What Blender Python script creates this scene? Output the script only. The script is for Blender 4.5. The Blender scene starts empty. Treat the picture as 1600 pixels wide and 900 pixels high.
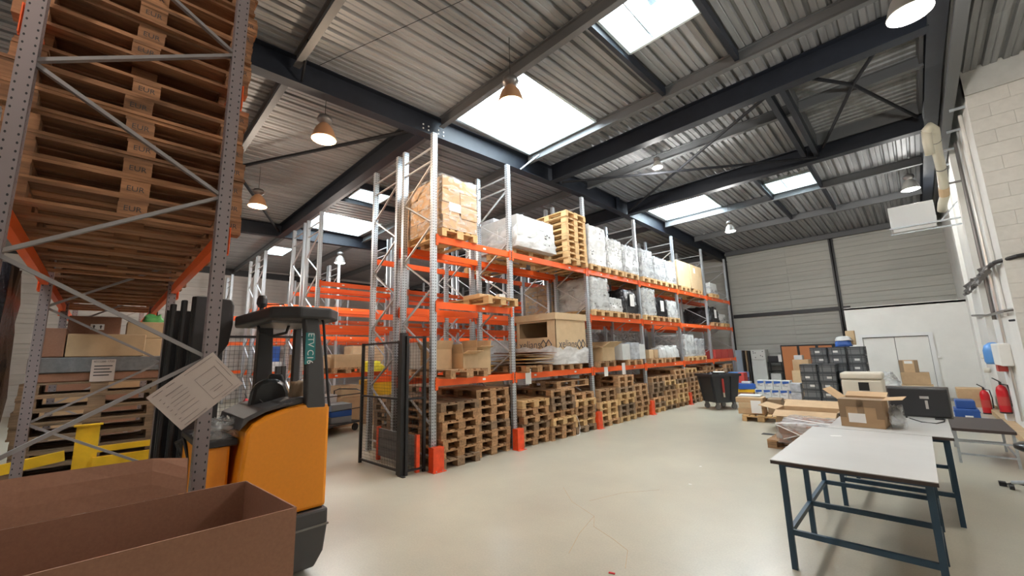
import bpy, math, random
from mathutils import Vector, Matrix
random.seed(7)
S = bpy.context.scene
COL = S.collection

# ------------------------------------------------------------------ camera
def set_camera():
    yaw, p, r, H = 0.780413889, 0.165253921, -0.027539208, 1.75
    cy, sy = math.cos(yaw), math.sin(yaw)
    fwd = Vector((-sy*math.cos(p), cy*math.cos(p), math.sin(p)))
    right = Vector((cy, sy, 0)); up = right.cross(fwd)
    r2 = math.cos(r)*right + math.sin(r)*up
    u2 = -math.sin(r)*right + math.cos(r)*up
    cd = bpy.data.cameras.new('camera'); co = bpy.data.objects.new('camera', cd); COL.objects.link(co)
    cd.sensor_fit = 'HORIZONTAL'; cd.sensor_width = 36; cd.lens = 630.16/1600*36
    cd.clip_start = 0.05; cd.clip_end = 200
    m = Matrix((r2, u2, -fwd)).transposed().to_4x4(); m.translation = (0, 0, H)
    co.matrix_world = m; S.camera = co
set_camera()

# ------------------------------------------------------------------ world, exposure, daylight
w = bpy.data.worlds.new('world'); S.world = w; w.use_nodes = True
bg = w.node_tree.nodes['Background']; bg.inputs[0].default_value = (.86, .93, 1, 1); bg.inputs[1].default_value = 1.6
S.view_settings.view_transform = 'Standard'
try: S.view_settings.look = 'None'
except Exception: pass
S.view_settings.exposure = 0.36; S.view_settings.gamma = 1

SKY = [  # x0, x1, y0, y1, strength, deep curb
    (-6.0, -4.13, 4.5, 6.78, 1.0, False), (-2.62, -1.52, 4.5, 5.45, 1.0, True),
    (-6.0, -4.1, 12.75, 14.33, 2.2, False), (-2.57, -1.45, 13.2, 14.3, 1.0, True),
    (-14.9, -13.0, 4.6, 6.6, 1.0, False), (-11.2, -10.1, 4.6, 5.5, 1.0, True),
    (-19.8, -18.3, 4.3, 5.3, 1.0, False), (-14.9, -13.0, 12.75, 14.3, 1.0, False),
    (-6.0, -4.1, -3.6, -1.6, 1.0, False), (-14.9, -13.0, -3.6, -1.6, 1.0, False)]
LAMPS = [  # x, y, z of the mouth, colour, watts
    (-6.62, 2.28, 5.42, (1, .52, .24), 230, 'glowing warm orange pendant lamp below the dark roof beam, left of tallest rack post'),
    (-10.6, 2.24, 5.38, (1, .66, .42), 260, 'warm white pendant lamp hanging over the reach truck, left of the orange lamp'),
    (-3.72, 3.84, 5.35, (1, .60, .36), 260, 'warm pendant lamp hanging in front of the large skylight'),
    (.42, 5.85, 5.3, (1, .93, .80), 300, 'large pendant lamp close overhead beside the masonry pier, top right'),
    (.42, 15.1, 5.9, (1, .97, .88), 110, 'pendant lamp with glowing mouth beside the wall heater'),
    (-3.75, 13.75, 5.45, (1, .97, .90), 300, 'shiny bell pendant lamp below the far skylight beyond the racks'),
    (-3.86, 8.98, 6.1, (1, .95, .86), 230, 'pendant lamp seen through the crossed roof bracing'),
    (-15.2, 6.05, 5.4, (1, .86, .7), 230, 'small far pendant lamp above the left racking rows'),
    (-13.74, 12.4, 5.16, (1, .9, .78), 200, 'tiny far pendant lamp seen under the top beam of the main racking'),
    (-2.2, -1.6, 5.4, (1, .80, .62), 150, 'unseen pendant lamp added for fill behind the viewpoint'),  # added out of view as fill light from behind
    (-9.0, -3.4, 5.4, (1, .72, .52), 120, 'unseen pendant lamp added for fill, left behind the viewpoint'),  # another unseen lamp, added to fill the left from behind
    (-19.5, 1.5, 5.4, (1, .8, .62), 260, 'unseen pendant lamp added for fill near the far left wall')]  # extra lamp added out of view to fill the left side

def dz(y):  # height of the roof deck over y
    return 6.62-.035*(9-y) if y < 9 else 6.62-.015*(y-9)

for i, s in enumerate(SKY):   # daylight entering each rooflight
    ld = bpy.data.lights.new('skylight_daylight', 'AREA'); ld.shape = 'RECTANGLE'
    ld.size = s[1]-s[0]+.1; ld.size_y = s[3]-s[2]+.1; ld.color = (.86, .95, 1)
    ld.energy = 78*(s[1]-s[0])*(s[3]-s[2])*s[4]
    lo = bpy.data.objects.new('skylight_daylight', ld); COL.objects.link(lo)
    lo.location = ((s[0]+s[1])/2, (s[2]+s[3])/2, dz((s[2]+s[3])/2)+.62)

# ------------------------------------------------------------------ materials
def P(n, col, rough=.6, metal=0, **k):
    m = bpy.data.materials.new(n); m.use_nodes = True; nt = m.node_tree
    b = nt.nodes['Principled BSDF']
    b.inputs['Base Color'].default_value = (*col, 1); b.inputs['Roughness'].default_value = rough; b.inputs['Metallic'].default_value = metal
    sp = k.get('spec')
    if sp is not None: b.inputs['Specular IOR Level'].default_value = sp
    N = nt.nodes; L = nt.links
    base = None
    if k.get('noise'):   # (scale xyz, low factor, high factor)
        sc, lo, hi = k['noise']
        tc = N.new('ShaderNodeTexCoord'); mp = N.new('ShaderNodeMapping'); mp.inputs['Scale'].default_value = sc
        nz = N.new('ShaderNodeTexNoise'); nz.inputs['Scale'].default_value = 1; nz.inputs['Detail'].default_value = 6; nz.inputs['Roughness'].default_value = .62
        L.new(tc.outputs['Object'], mp.inputs[0])
        oi = N.new('ShaderNodeObjectInfo'); add = N.new('ShaderNodeVectorMath'); add.operation = 'ADD'
        sc2 = N.new('ShaderNodeVectorMath'); sc2.operation = 'SCALE'; sc2.inputs['Scale'].default_value = 37
        cx = N.new('ShaderNodeCombineXYZ'); L.new(oi.outputs['Random'], cx.inputs[0]); L.new(oi.outputs['Random'], cx.inputs[1])
        L.new(cx.outputs[0], sc2.inputs[0]); L.new(mp.outputs[0], add.inputs[0]); L.new(sc2.outputs[0], add.inputs[1]); L.new(add.outputs[0], nz.inputs['Vector'])
        rmp = N.new('ShaderNodeMapRange'); rmp.inputs[1].default_value = .3; rmp.inputs[2].default_value = .7; rmp.inputs[3].default_value = lo; rmp.inputs[4].default_value = hi
        L.new(nz.outputs[0], rmp.inputs[0])
        val = rmp.outputs[0]
        if k.get('vary'):
            r2 = N.new('ShaderNodeMapRange'); r2.inputs[3].default_value = 1-k['vary']; r2.inputs[4].default_value = 1+k['vary']*.6
            L.new(oi.outputs['Random'], r2.inputs[0])
            mu = N.new('ShaderNodeMath'); mu.operation = 'MULTIPLY'; L.new(val, mu.inputs[0]); L.new(r2.outputs[0], mu.inputs[1]); val = mu.outputs[0]
        mx = N.new('ShaderNodeVectorMath'); mx.operation = 'SCALE'; mx.inputs[0].default_value = col; L.new(val, mx.inputs['Scale'])
        base = mx.outputs[0]
        L.new(base, b.inputs['Base Color'])
        if k.get('bump'):
            bp = N.new('ShaderNodeBump'); bp.inputs['Strength'].default_value = k['bump']; bp.inputs['Distance'].default_value = k.get('bd', .01)
            L.new(nz.outputs[0], bp.inputs['Height']); L.new(bp.outputs[0], b.inputs['Normal'])
    if k.get('holes'):   # perforated rack posts: slots in two columns every 5 cm, on whichever face looks out
        tc = N.new('ShaderNodeTexCoord'); sx = N.new('ShaderNodeSeparateXYZ'); L.new(tc.outputs['Object'], sx.inputs[0])
        sn = N.new('ShaderNodeSeparateXYZ'); L.new(tc.outputs['Normal'], sn.inputs[0])
        def M(op, a, c=None, d=None):
            q = N.new('ShaderNodeMath'); q.operation = op
            for ii, vv in enumerate((a, c, d)):
                if vv is None: continue
                if isinstance(vv, (int, float)): q.inputs[ii].default_value = vv
                else: L.new(vv, q.inputs[ii])
            return q.outputs[0]
        isx = M('GREATER_THAN', M('ABSOLUTE', sn.outputs[0]), .5)
        isz = M('GREATER_THAN', M('ABSOLUTE', sn.outputs[2]), .5)
        ux = M('ABSOLUTE', sx.outputs[0]); uy = M('ABSOLUTE', sx.outputs[1])
        u = M('ADD', M('MULTIPLY', isx, uy), M('MULTIPLY', M('SUBTRACT', 1, isx), ux))
        fz = M('MULTIPLY', M('SUBTRACT', M('FRACT', M('DIVIDE', sx.outputs[2], .05)), .5), .05)
        hs = k['holes']; du = M('DIVIDE', M('SUBTRACT', u, .024), .0075*hs); dv = M('DIVIDE', fz, .0125*hs)
        hole = M('MULTIPLY', M('LESS_THAN', M('ADD', M('MULTIPLY', du, du), M('MULTIPLY', dv, dv)), 1), M('SUBTRACT', 1, isz))
        mix = N.new('ShaderNodeMix'); mix.data_type = 'RGBA'; L.new(hole, mix.inputs[0])
        if base is not None: L.new(base, mix.inputs[6])
        else: mix.inputs[6].default_value = (*col, 1)
        mix.inputs[7].default_value = (.012, .012, .014, 1)
        L.new(mix.outputs[2], b.inputs['Base Color'])
        L.new(M('MULTIPLY', M('SUBTRACT', 1, hole), metal), b.inputs['Metallic'])
    if k.get('emit'):
        b.inputs['Emission Color'].default_value = (*k['emit'][0], 1); b.inputs['Emission Strength'].default_value = k['emit'][1]
    return m

M = {}
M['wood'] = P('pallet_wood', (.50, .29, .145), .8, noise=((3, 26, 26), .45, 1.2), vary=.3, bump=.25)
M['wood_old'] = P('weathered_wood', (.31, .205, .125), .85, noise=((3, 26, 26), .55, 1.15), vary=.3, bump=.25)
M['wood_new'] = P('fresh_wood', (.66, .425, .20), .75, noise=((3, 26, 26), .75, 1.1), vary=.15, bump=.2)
M['wood_near'] = P('dim_warm_pallet_wood', (.36, .17, .08), .82, noise=((3, 26, 26), .45, 1.2), vary=.3, bump=.3)  # pallet wood made darker and redder for the dim warm light there
M['card'] = P('cardboard', (.50, .335, .19), .8, noise=((5, 5, 5), .88, 1.07), vary=.14)
M['card_dark'] = P('brown_cardboard', (.29, .14, .085), .8, noise=((60, 60, 60), .9, 1.08))
M['card_pale'] = P('pale_cardboard', (.58, .42, .25), .8, noise=((5, 5, 5), .9, 1.05), vary=.1)  # paler cardboard, its own tone
M['white'] = P('white_carton', (.60, .61, .60), .6, noise=((7, 7, 7), .9, 1.05), vary=.1)
M['paper'] = P('white_paper', (.80, .79, .77), .7)
M['greyload'] = P('printed_grey_carton', (.48, .50, .53), .6, noise=((6, 6, 9), .6, 1.2), vary=.12)
M['galv'] = P('galvanised_steel', (.52, .56, .60), .42, .75, noise=((20, 20, 20), .85, 1.1))
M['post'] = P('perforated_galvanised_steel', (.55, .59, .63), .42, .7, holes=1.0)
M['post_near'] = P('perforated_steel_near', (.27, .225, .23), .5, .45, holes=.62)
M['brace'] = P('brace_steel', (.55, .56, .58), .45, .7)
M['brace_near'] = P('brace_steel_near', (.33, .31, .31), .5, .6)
M['orange'] = P('orange_paint', (.90, .125, .018), .42)
M['guard'] = P('red_orange_paint', (.85, .085, .02), .45, noise=((9, 9, 9), .75, 1.1))
M['dark'] = P('dark_blue_grey_steel', (.009, .012, .019), .5, 0, spec=.35, noise=((6, 6, 6), .8, 1.2))
M['brownsteel'] = P('grey_steel_joist', (.115, .12, .125), .5, .1)
M['black'] = P('black_paint', (.014, .014, .016), .45)
M['blackplastic'] = P('black_plastic', (.024, .025, .028), .4)
M['blackbag'] = P('black_film', (.012, .012, .015), .25, noise=((8, 8, 8), .7, 1.3), bump=.8, bd=.03)
M['yorange'] = P('truck_orange_paint', (.84, .285, .010), .42, noise=((40, 40, 40), .96, 1.03))
M['yellow'] = P('yellow_paint', (.85, .50, .015), .5, noise=((6, 6, 6), .85, 1.08))
M['yellowp'] = P('yellow_plastic', (.86, .72, .03), .5)
M['truckgrey'] = P('truck_grey', (.055, .053, .055), .5)
M['truckdark'] = P('truck_dark_grey', (.030, .029, .031), .55)
M['teal'] = P('teal_sticker', (.015, .20, .20), .5)
M['bluelegs'] = P('dark_blue_paint', (.022, .060, .105), .4)
M['laminate'] = P('grey_laminate', (.47, .465, .45), .42, noise=((1.2, 1.2, 1.2), .92, 1.05))
M['edge'] = P('dark_edge', (.05, .035, .032), .5)
M['crate'] = P('grey_plastic_crate', (.062, .070, .078), .45)
M['crate_in'] = P('grey_plastic_panel', (.185, .195, .205), .45)
M['blue'] = P('blue_plastic', (.02, .085, .33), .4)
M['bluelt'] = P('light_blue_plastic', (.10, .28, .62), .35)
M['beige'] = P('beige_plastic', (.60, .56, .47), .5)
M['fridge'] = P('white_enamel', (.64, .66, .64), .35)
M['panelblue'] = P('pale_blue_panel', (.50, .60, .72), .4)
M['tambour'] = P('orange_brown_tambour', (.55, .20, .07), .5)
M['red'] = P('red_enamel', (.55, .012, .02), .3)
M['redlabel'] = P('red_label', (.50, .06, .05), .5)
M['whitewall'] = P('white_painted_wall', (.75, .75, .72), .7, noise=((1.2, 1.2, 1.2), .93, 1.04))
M['block'] = P('painted_block', (.60, .585, .545), .8, noise=((9, 9, 9), .93, 1.05), vary=.05, bump=.15)
M['mortar'] = P('mortar', (.58, .56, .52), .9)
M['shadowband'] = P('painted_concrete', (.58, .57, .54), .8, noise=((4, 4, 4), .9, 1.05))  # for the upper pier band that marks a shadow edge
M['clad'] = P('grey_cladding', (.44, .44, .40), .5, noise=((.4, .4, 8), .9, 1.06), vary=.04)
M['cladl'] = P('left_cladding', (.50, .47, .44), .5, noise=((.4, .4, 8), .9, 1.06), vary=.05)
M['cream'] = P('cream_duct', (.60, .57, .46), .45)
M['heater'] = P('heater_white', (.72, .73, .73), .45)
M['foam'] = P('brown_foil', (.25, .17, .10), .5)
M['curb'] = P('curb_galvanised', (.62, .70, .71), .5, .15)
M['deck'] = P('roof_deck_steel', (.29, .295, .30), .55, .25, noise=((6, .5, 5), .72, 1.25), vary=.12)
M['lampmetal'] = P('lamp_housing', (.20, .19, .185), .35, .6)
M['lampshade'] = P('lamp_reflector', (.60, .58, .55), .3, .7)
M['glowshade'] = P('glow_tinted_reflector', (.55, .30, .16), .4, .3)  # orange tint paints the bulb's glow onto the shade
M['rod'] = P('matt_dark_rod', (.012, .013, .016), .75, spec=.2)
M['dimcard'] = P('dim_lit_white_card', (.56, .47, .42), .75)  # white card with dim warm light mixed into its colour
M['seat'] = P('black_vinyl', (.013, .013, .014), .28)
M['print'] = P('print_black', (.05, .045, .045), .7)
M['logo'] = P('logo_grey', (.10, .095, .10), .7)
M['skirt'] = P('plank_wood', (.52, .36, .21), .75, noise=((1, 14, 14), .7, 1.1))
M['greyplank'] = P('grey_rail', (.17, .165, .165), .6, noise=((2, 20, 20), .75, 1.15))
M['greenp'] = P('green_plastic', (.10, .40, .12), .5)

def film_mat(n, col, alpha, rough=.2, bump=.8, sc=9):
    m = bpy.data.materials.new(n); m.use_nodes = True; nt = m.node_tree; N = nt.nodes; L = nt.links
    b = N['Principled BSDF']; b.inputs['Base Color'].default_value = (*col, 1); b.inputs['Roughness'].default_value = rough
    tc = N.new('ShaderNodeTexCoord'); mp = N.new('ShaderNodeMapping'); mp.inputs['Scale'].default_value = (sc, sc, sc*2.2); mp.inputs['Rotation'].default_value = (.5, .4, .2)
    nz = N.new('ShaderNodeTexNoise'); nz.inputs['Scale'].default_value = 1; nz.inputs['Detail'].default_value = 2; nz.inputs['Distortion'].default_value = 1.2
    L.new(tc.outputs['Object'], mp.inputs[0]); L.new(mp.outputs[0], nz.inputs['Vector'])
    bp = N.new('ShaderNodeBump'); bp.inputs['Strength'].default_value = bump; bp.inputs['Distance'].default_value = .04
    L.new(nz.outputs[0], bp.inputs['Height']); L.new(bp.outputs[0], b.inputs['Normal'])
    mr = N.new('ShaderNodeMapRange'); mr.inputs[1].default_value = .4; mr.inputs[2].default_value = .68; mr.inputs[3].default_value = max(0, alpha-.22); mr.inputs[4].default_value = min(1, alpha+.3)
    L.new(nz.outputs[0], mr.inputs[0]); L.new(mr.outputs[0], b.inputs['Alpha'])
    return m
M['film'] = film_mat('clear_stretch_film', (.85, .87, .88), .14, .2, .6, 4)
M['filmw'] = film_mat('white_stretch_film', (.70, .70, .70), .86, .4, .4, 2.5)
M['filmh'] = film_mat('hazy_stretch_film', (.66, .68, .69), .42, .3, .35, 2.2)

def glazing():
    m = bpy.data.materials.new('rooflight_glazing'); m.use_nodes = True; N = m.node_tree.nodes; L = m.node_tree.links
    b = N['Principled BSDF']; N.remove(b); o = N['Material Output']
    t = N.new('ShaderNodeBsdfTransparent'); t.inputs[0].default_value = (.95, .98, 1, 1)
    d = N.new('ShaderNodeBsdfTranslucent'); d.inputs[0].default_value = (.85, .92, .95, 1)
    mx = N.new('ShaderNodeMixShader'); mx.inputs[0].default_value = .6; L.new(t.outputs[0], mx.inputs[1]); L.new(d.outputs[0], mx.inputs[2]); L.new(mx.outputs[0], o.inputs[0])
    return m
M['glazing'] = glazing()

def floor_mat():
    m = bpy.data.materials.new('polished_concrete'); m.use_nodes = True; N = m.node_tree.nodes; L = m.node_tree.links
    b = N['Principled BSDF']
    tc = N.new('ShaderNodeTexCoord')
    n1 = N.new('ShaderNodeTexNoise'); n1.inputs['Scale'].default_value = .55; n1.inputs['Detail'].default_value = 8; n1.inputs['Roughness'].default_value = .6; n1.inputs['Distortion'].default_value = .15
    n2 = N.new('ShaderNodeTexNoise'); n2.inputs['Scale'].default_value = 60; n2.inputs['Detail'].default_value = 3
    L.new(tc.outputs['Object'], n1.inputs['Vector']); L.new(tc.outputs['Object'], n2.inputs['Vector'])
    cr = N.new('ShaderNodeValToRGB'); e = cr.color_ramp.elements
    e[0].position = .25; e[0].color = (.345, .315, .255, 1); e[1].position = .75; e[1].color = (.50, .47, .37, 1)
    L.new(n1.outputs[0], cr.inputs[0])
    mu = N.new('ShaderNodeMapRange'); mu.inputs[1].default_value = .3; mu.inputs[2].default_value = .7; mu.inputs[3].default_value = .93; mu.inputs[4].default_value = 1.05; L.new(n2.outputs[0], mu.inputs[0])
    sc = N.new('ShaderNodeVectorMath'); sc.operation = 'SCALE'; L.new(cr.outputs[0], sc.inputs[0]); L.new(mu.outputs[0], sc.inputs['Scale'])
    L.new(sc.outputs[0], b.inputs['Base Color'])
    r = N.new('ShaderNodeMapRange'); r.inputs[1].default_value = .3; r.inputs[2].default_value = .7; r.inputs[3].default_value = .27; r.inputs[4].default_value = .34; L.new(n1.outputs[0], r.inputs[0]); L.new(r.outputs[0], b.inputs['Roughness'])
    return m
M['floor'] = floor_mat()

# ------------------------------------------------------------------ mesh helpers
class MB:
    def __init__(s): s.v = []; s.f = []
    def box(s, c, d, rz=0, rx=0, ry=0):
        k = len(s.v); R = None
        if rz or rx or ry: R = Matrix.Rotation(rz, 3, 'Z') @ Matrix.Rotation(ry, 3, 'Y') @ Matrix.Rotation(rx, 3, 'X')
        for z in (-.5, .5):
            for x, y in ((-.5, -.5), (.5, -.5), (.5, .5), (-.5, .5)):
                p = Vector((x*d[0], y*d[1], z*d[2]))
                if R: p = R @ p
                s.v.append((p.x+c[0], p.y+c[1], p.z+c[2]))
        s.f += [tuple(k+i for i in q) for q in ((3, 2, 1, 0), (4, 5, 6, 7), (0, 1, 5, 4), (1, 2, 6, 5), (2, 3, 7, 6), (3, 0, 4, 7))]
        return s
    def b2(s, x0, x1, y0, y1, z0, z1): return s.box(((x0+x1)/2, (y0+y1)/2, (z0+z1)/2), (abs(x1-x0), abs(y1-y0), abs(z1-z0)))
    def bar(s, a, b, wx, wy=None, roll=0):   # rectangular bar from a to b
        wy = wy or wx; a = Vector(a); b = Vector(b); d = (b-a).normalized()
        u = d.cross(Vector((0, 0, 1))) if abs(d.z) < .95 else d.cross(Vector((1, 0, 0)))
        u.normalize(); v = d.cross(u)
        if roll: u, v = u*math.cos(roll)+v*math.sin(roll), v*math.cos(roll)-u*math.sin(roll)
        k = len(s.v)
        for p in (a, b):
            for i, j in ((-1, -1), (1, -1), (1, 1), (-1, 1)):
                q = p+u*(i*wx/2)+v*(j*wy/2); s.v.append(tuple(q))
        s.f += [tuple(k+i for i in q) for q in ((0, 1, 2, 3), (7, 6, 5, 4), (0, 4, 5, 1), (1, 5, 6, 2), (2, 6, 7, 3), (3, 7, 4, 0))]
        return s
    def tube(s, pts, r, n=8, cap=True):
        pts = [Vector(p) for p in pts]; k = len(s.v); rr = r if isinstance(r, (list, tuple)) else [r]*len(pts)
        pu = None
        for i, p in enumerate(pts):
            d = (pts[min(i+1, len(pts)-1)]-pts[max(i-1, 0)]).normalized()
            u = d.cross(Vector((0, 0, 1))) if abs(d.z) < .99 else Vector((1, 0, 0))
            if pu is not None: u = pu-d*pu.dot(d)
            u.normalize(); pu = u; v = d.cross(u)
            for j in range(n):
                a = 2*math.pi*j/n; s.v.append(tuple(p+(u*math.cos(a)+v*math.sin(a))*rr[i]))
        for i in range(len(pts)-1):
            for j in range(n):
                s.f.append((k+i*n+j, k+i*n+(j+1) % n, k+(i+1)*n+(j+1) % n, k+(i+1)*n+j))
        if cap:
            s.f.append(tuple(k+j for j in range(n))[::-1]); s.f.append(tuple(k+(len(pts)-1)*n+j for j in range(n)))
        return s
    def lathe(s, prof, c=(0, 0, 0), n=24):   # prof: (r, z)
        k = len(s.v)
        for r, z in prof:
            for j in range(n):
                a = 2*math.pi*j/n; s.v.append((c[0]+r*math.cos(a), c[1]+r*math.sin(a), c[2]+z))
        for i in range(len(prof)-1):
            for j in range(n): s.f.append((k+i*n+j, k+i*n+(j+1) % n, k+(i+1)*n+(j+1) % n, k+(i+1)*n+j))
        return s
    def prism(s, poly, a, b, axis='x'):   # poly in the two other axes
        k = len(s.v); n = len(poly)
        for t in (a, b):
            for p, q in poly:
                s.v.append({'x': (t, p, q), 'y': (p, t, q), 'z': (p, q, t)}[axis])
        s.f.append(tuple(range(k, k+n))); s.f.append(tuple(range(k+n, k+2*n))[::-1])
        for i in range(n): s.f.append((k+i, k+n+i, k+n+(i+1) % n, k+(i+1) % n))
        return s
    def quad(s, a, b, c, d):
        k = len(s.v); s.v += [a, b, c, d]; s.f.append((k, k+1, k+2, k+3)); return s
    def mesh(s, name, fix=True):
        me = bpy.data.meshes.new(name); me.from_pydata(s.v, [], s.f); me.update()
        if fix:
            import bmesh
            bm = bmesh.new(); bm.from_mesh(me); bmesh.ops.recalc_face_normals(bm, faces=bm.faces); bm.to_mesh(me); bm.free()
        return me

def ob(name, mesh, mat=None, parent=None, loc=(0, 0, 0), rz=0, rot=None):
    if isinstance(mesh, MB): mesh = mesh.mesh(name)
    if mat is not None and not mesh.materials: mesh.materials.append(M[mat] if isinstance(mat, str) else mat)
    o = bpy.data.objects.new(name, mesh); COL.objects.link(o); o.location = loc
    o.rotation_euler = rot if rot else (0, 0, rz)
    if parent is not None: o.parent = parent
    return o
def tag(o, label, cat, group=None):
    o['label'] = label; o['category'] = cat
    if group: o['group'] = group
    return o
def thing(name, label, cat, loc=(0, 0, 0), rz=0, group=None):
    o = bpy.data.objects.new(name, None); COL.objects.link(o); o.location = loc; o.rotation_euler = (0, 0, rz)
    o.empty_display_size = .1
    return tag(o, label, cat, group)
def struct(o): o['kind'] = 'structure'; return o
def smooth(o):
    for p in o.data.polygons: p.use_smooth = True
    return o
def bevel(o, wd=.01, seg=2):
    m = o.modifiers.new('bevel', 'BEVEL'); m.width = wd; m.segments = seg; m.limit_method = 'ANGLE'; return o
_bc = {}
def boxmesh(d, mat):
    k = (tuple(round(x, 4) for x in d), mat)
    if k not in _bc:
        me = MB().box((0, 0, 0), d).mesh('block', False); me.materials.append(M[mat]); _bc[k] = me
    return _bc[k]
def bx(name, c, d, mat, parent=None, rz=0): return ob(name, boxmesh(d, mat), None, parent, c, rz)
def text(name, s, size, mat, parent, loc, rot, ext=.001, shear=0, sx=1):
    cu = bpy.data.curves.new(name, 'FONT'); cu.body = s; cu.size = size; cu.extrude = ext; cu.align_x = 'CENTER'; cu.align_y = 'CENTER'; cu.shear = shear
    cu.resolution_u = 3
    t = bpy.data.objects.new(name, cu); COL.objects.link(t)
    bpy.context.view_layer.update()
    me = bpy.data.meshes.new_from_object(t.evaluated_get(bpy.context.evaluated_depsgraph_get()))
    bpy.data.objects.remove(t)
    o = ob(name, me, mat, parent, loc, rot=rot); o.scale = (sx, 1, 1)
    return o
ORD = ['lowest', 'second', 'third', 'fourth', 'fifth', 'sixth', 'seventh', 'eighth', 'ninth', 'tenth', 'eleventh', 'twelfth']
def ordn(i, n):
    if 1 <= i < n-1: return ORD[i]+' up'
    if i == n-1 and n > 1: return 'topmost'
    if i == 0: return 'lowest'
    return ORD[i]+' from bottom'

# ------------------------------------------------------------------ setting
XR, YB, XL, YF = 1.2, 21.3, -24.2, -7.5
fl = struct(ob('floor', MB().b2(XL-.2, 4.2, YF-.2, YB+.2, -.2, 0), 'floor'))
# floor cracks and joints (thin recessed-looking hairlines of dirt)
ck = MB()
for pts in ([(-3.6, 4.5), (-3.2, 4.15), (-2.75, 3.95), (-2.6, 3.72), (-2.3, 3.6), (-2.09, 3.49), (-1.95, 3.2)], [(-2.75, 3.95), (-2.62, 3.5), (-2.45, 3.1)], [(-2.6, 5.2), (-2.9, 4.8), (-3.05, 4.3)]):
    for a, b in zip(pts, pts[1:]): ck.bar((*a, .0006), (*b, .0006), .004, .001)
ob('floor_crack', ck, 'skirt', fl)

ceil = bpy.data.objects.new('ceiling', None); COL.objects.link(ceil); struct(ceil)
PITCH = .24
def deck_mesh(x0, x1, y0, y1, along='y'):
    m = MB(); prof = []; n = int(math.floor(x0/PITCH))-1
    xs = []
    while True:
        c = n*PITCH
        if c > x1+.2: break
        for dx, h in ((-.036, 0), (-.018, .055), (.018, .055), (.036, 0), (PITCH/2-.012, 0), (PITCH/2, .012), (PITCH/2+.012, 0)):
            xs.append((c+dx, h))
        n += 1
    pts = [(x, h) for x, h in xs if x0 < x < x1]
    pts = [(x0, 0)]+pts+[(x1, 0)]
    k = 0
    za, zb = (dz(y0), dz(y1))
    for x, h in pts:
        m.v.append((x, y0, za+h)); m.v.append((x, y1, zb+h))
    for i in range(len(pts)-1): m.f.append((2*i, 2*i+1, 2*i+3, 2*i+2))
    return m
JY = [-7.5, -6.4, -3.8, -1.1, 1.65, 4.3, 6.85, 9.35, 11.6, 12.75, 14.4, 17.2, YB]
HOLE = [(s[0], s[1], s[2], s[3]) for s in SKY]+[(-1.05, .65, 7.95, 11.45)]
def deck_rect(x0, x1, y0, y1):
    if x1-x0 < .01 or y1-y0 < .01: return
    for h in HOLE:
        if h[0] < x1-.001 and h[1] > x0+.001 and h[2] < y1-.001 and h[3] > y0+.001:
            a, b, c, d = max(h[0], x0), min(h[1], x1), max(h[2], y0), min(h[3], y1)
            deck_rect(x0, a, y0, y1); deck_rect(b, x1, y0, y1); deck_rect(a, b, y0, c); deck_rect(a, b, d, y1); return
    n = max(1, round((x1-x0)/2.0)); wd = (x1-x0)/n
    for i in range(n):
        ob('deck_sheet', deck_mesh(x0+i*wd, x0+(i+1)*wd, y0, y1).mesh('deck_sheet', False), 'deck', ceil)
ys = sorted(set([YF, 9.0, 12.75, 14.4, YB, 4.3, 6.85]))
for a, b in zip(ys, ys[1:]): deck_rect(XL, 4.2, a, b)
# raised lantern over the hole between the two deep girders: sheeting ribs run the other way
lan = MB(); k = 0; y = 7.95
while y < 11.4:
    for dy, h in ((0, 0), (.10, 0), (.125, .04), (.155, .04), (.18, 0)):
        lan.v.append((-1.1, y+dy, 6.72+h)); lan.v.append((.7, y+dy, 6.72+h)); k += 1
    y += .18
for i in range(k-1): lan.f.append((2*i, 2*i+1, 2*i+3, 2*i+2))
ob('lantern_sheet', lan.mesh('lantern_sheet', False), 'deck', ceil)
lc = MB().b2(-1.1, -1.05, 7.9, 11.5, 6.45, 6.85).b2(.65, .7, 7.9, 11.5, 6.45, 6.85).b2(-1.1, .7, 7.9, 7.95, 6.45, 6.85).b2(-1.1, .7, 11.45, 11.5, 6.45, 6.85)
ob('lantern_curb', lc, 'brownsteel', ceil)
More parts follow.
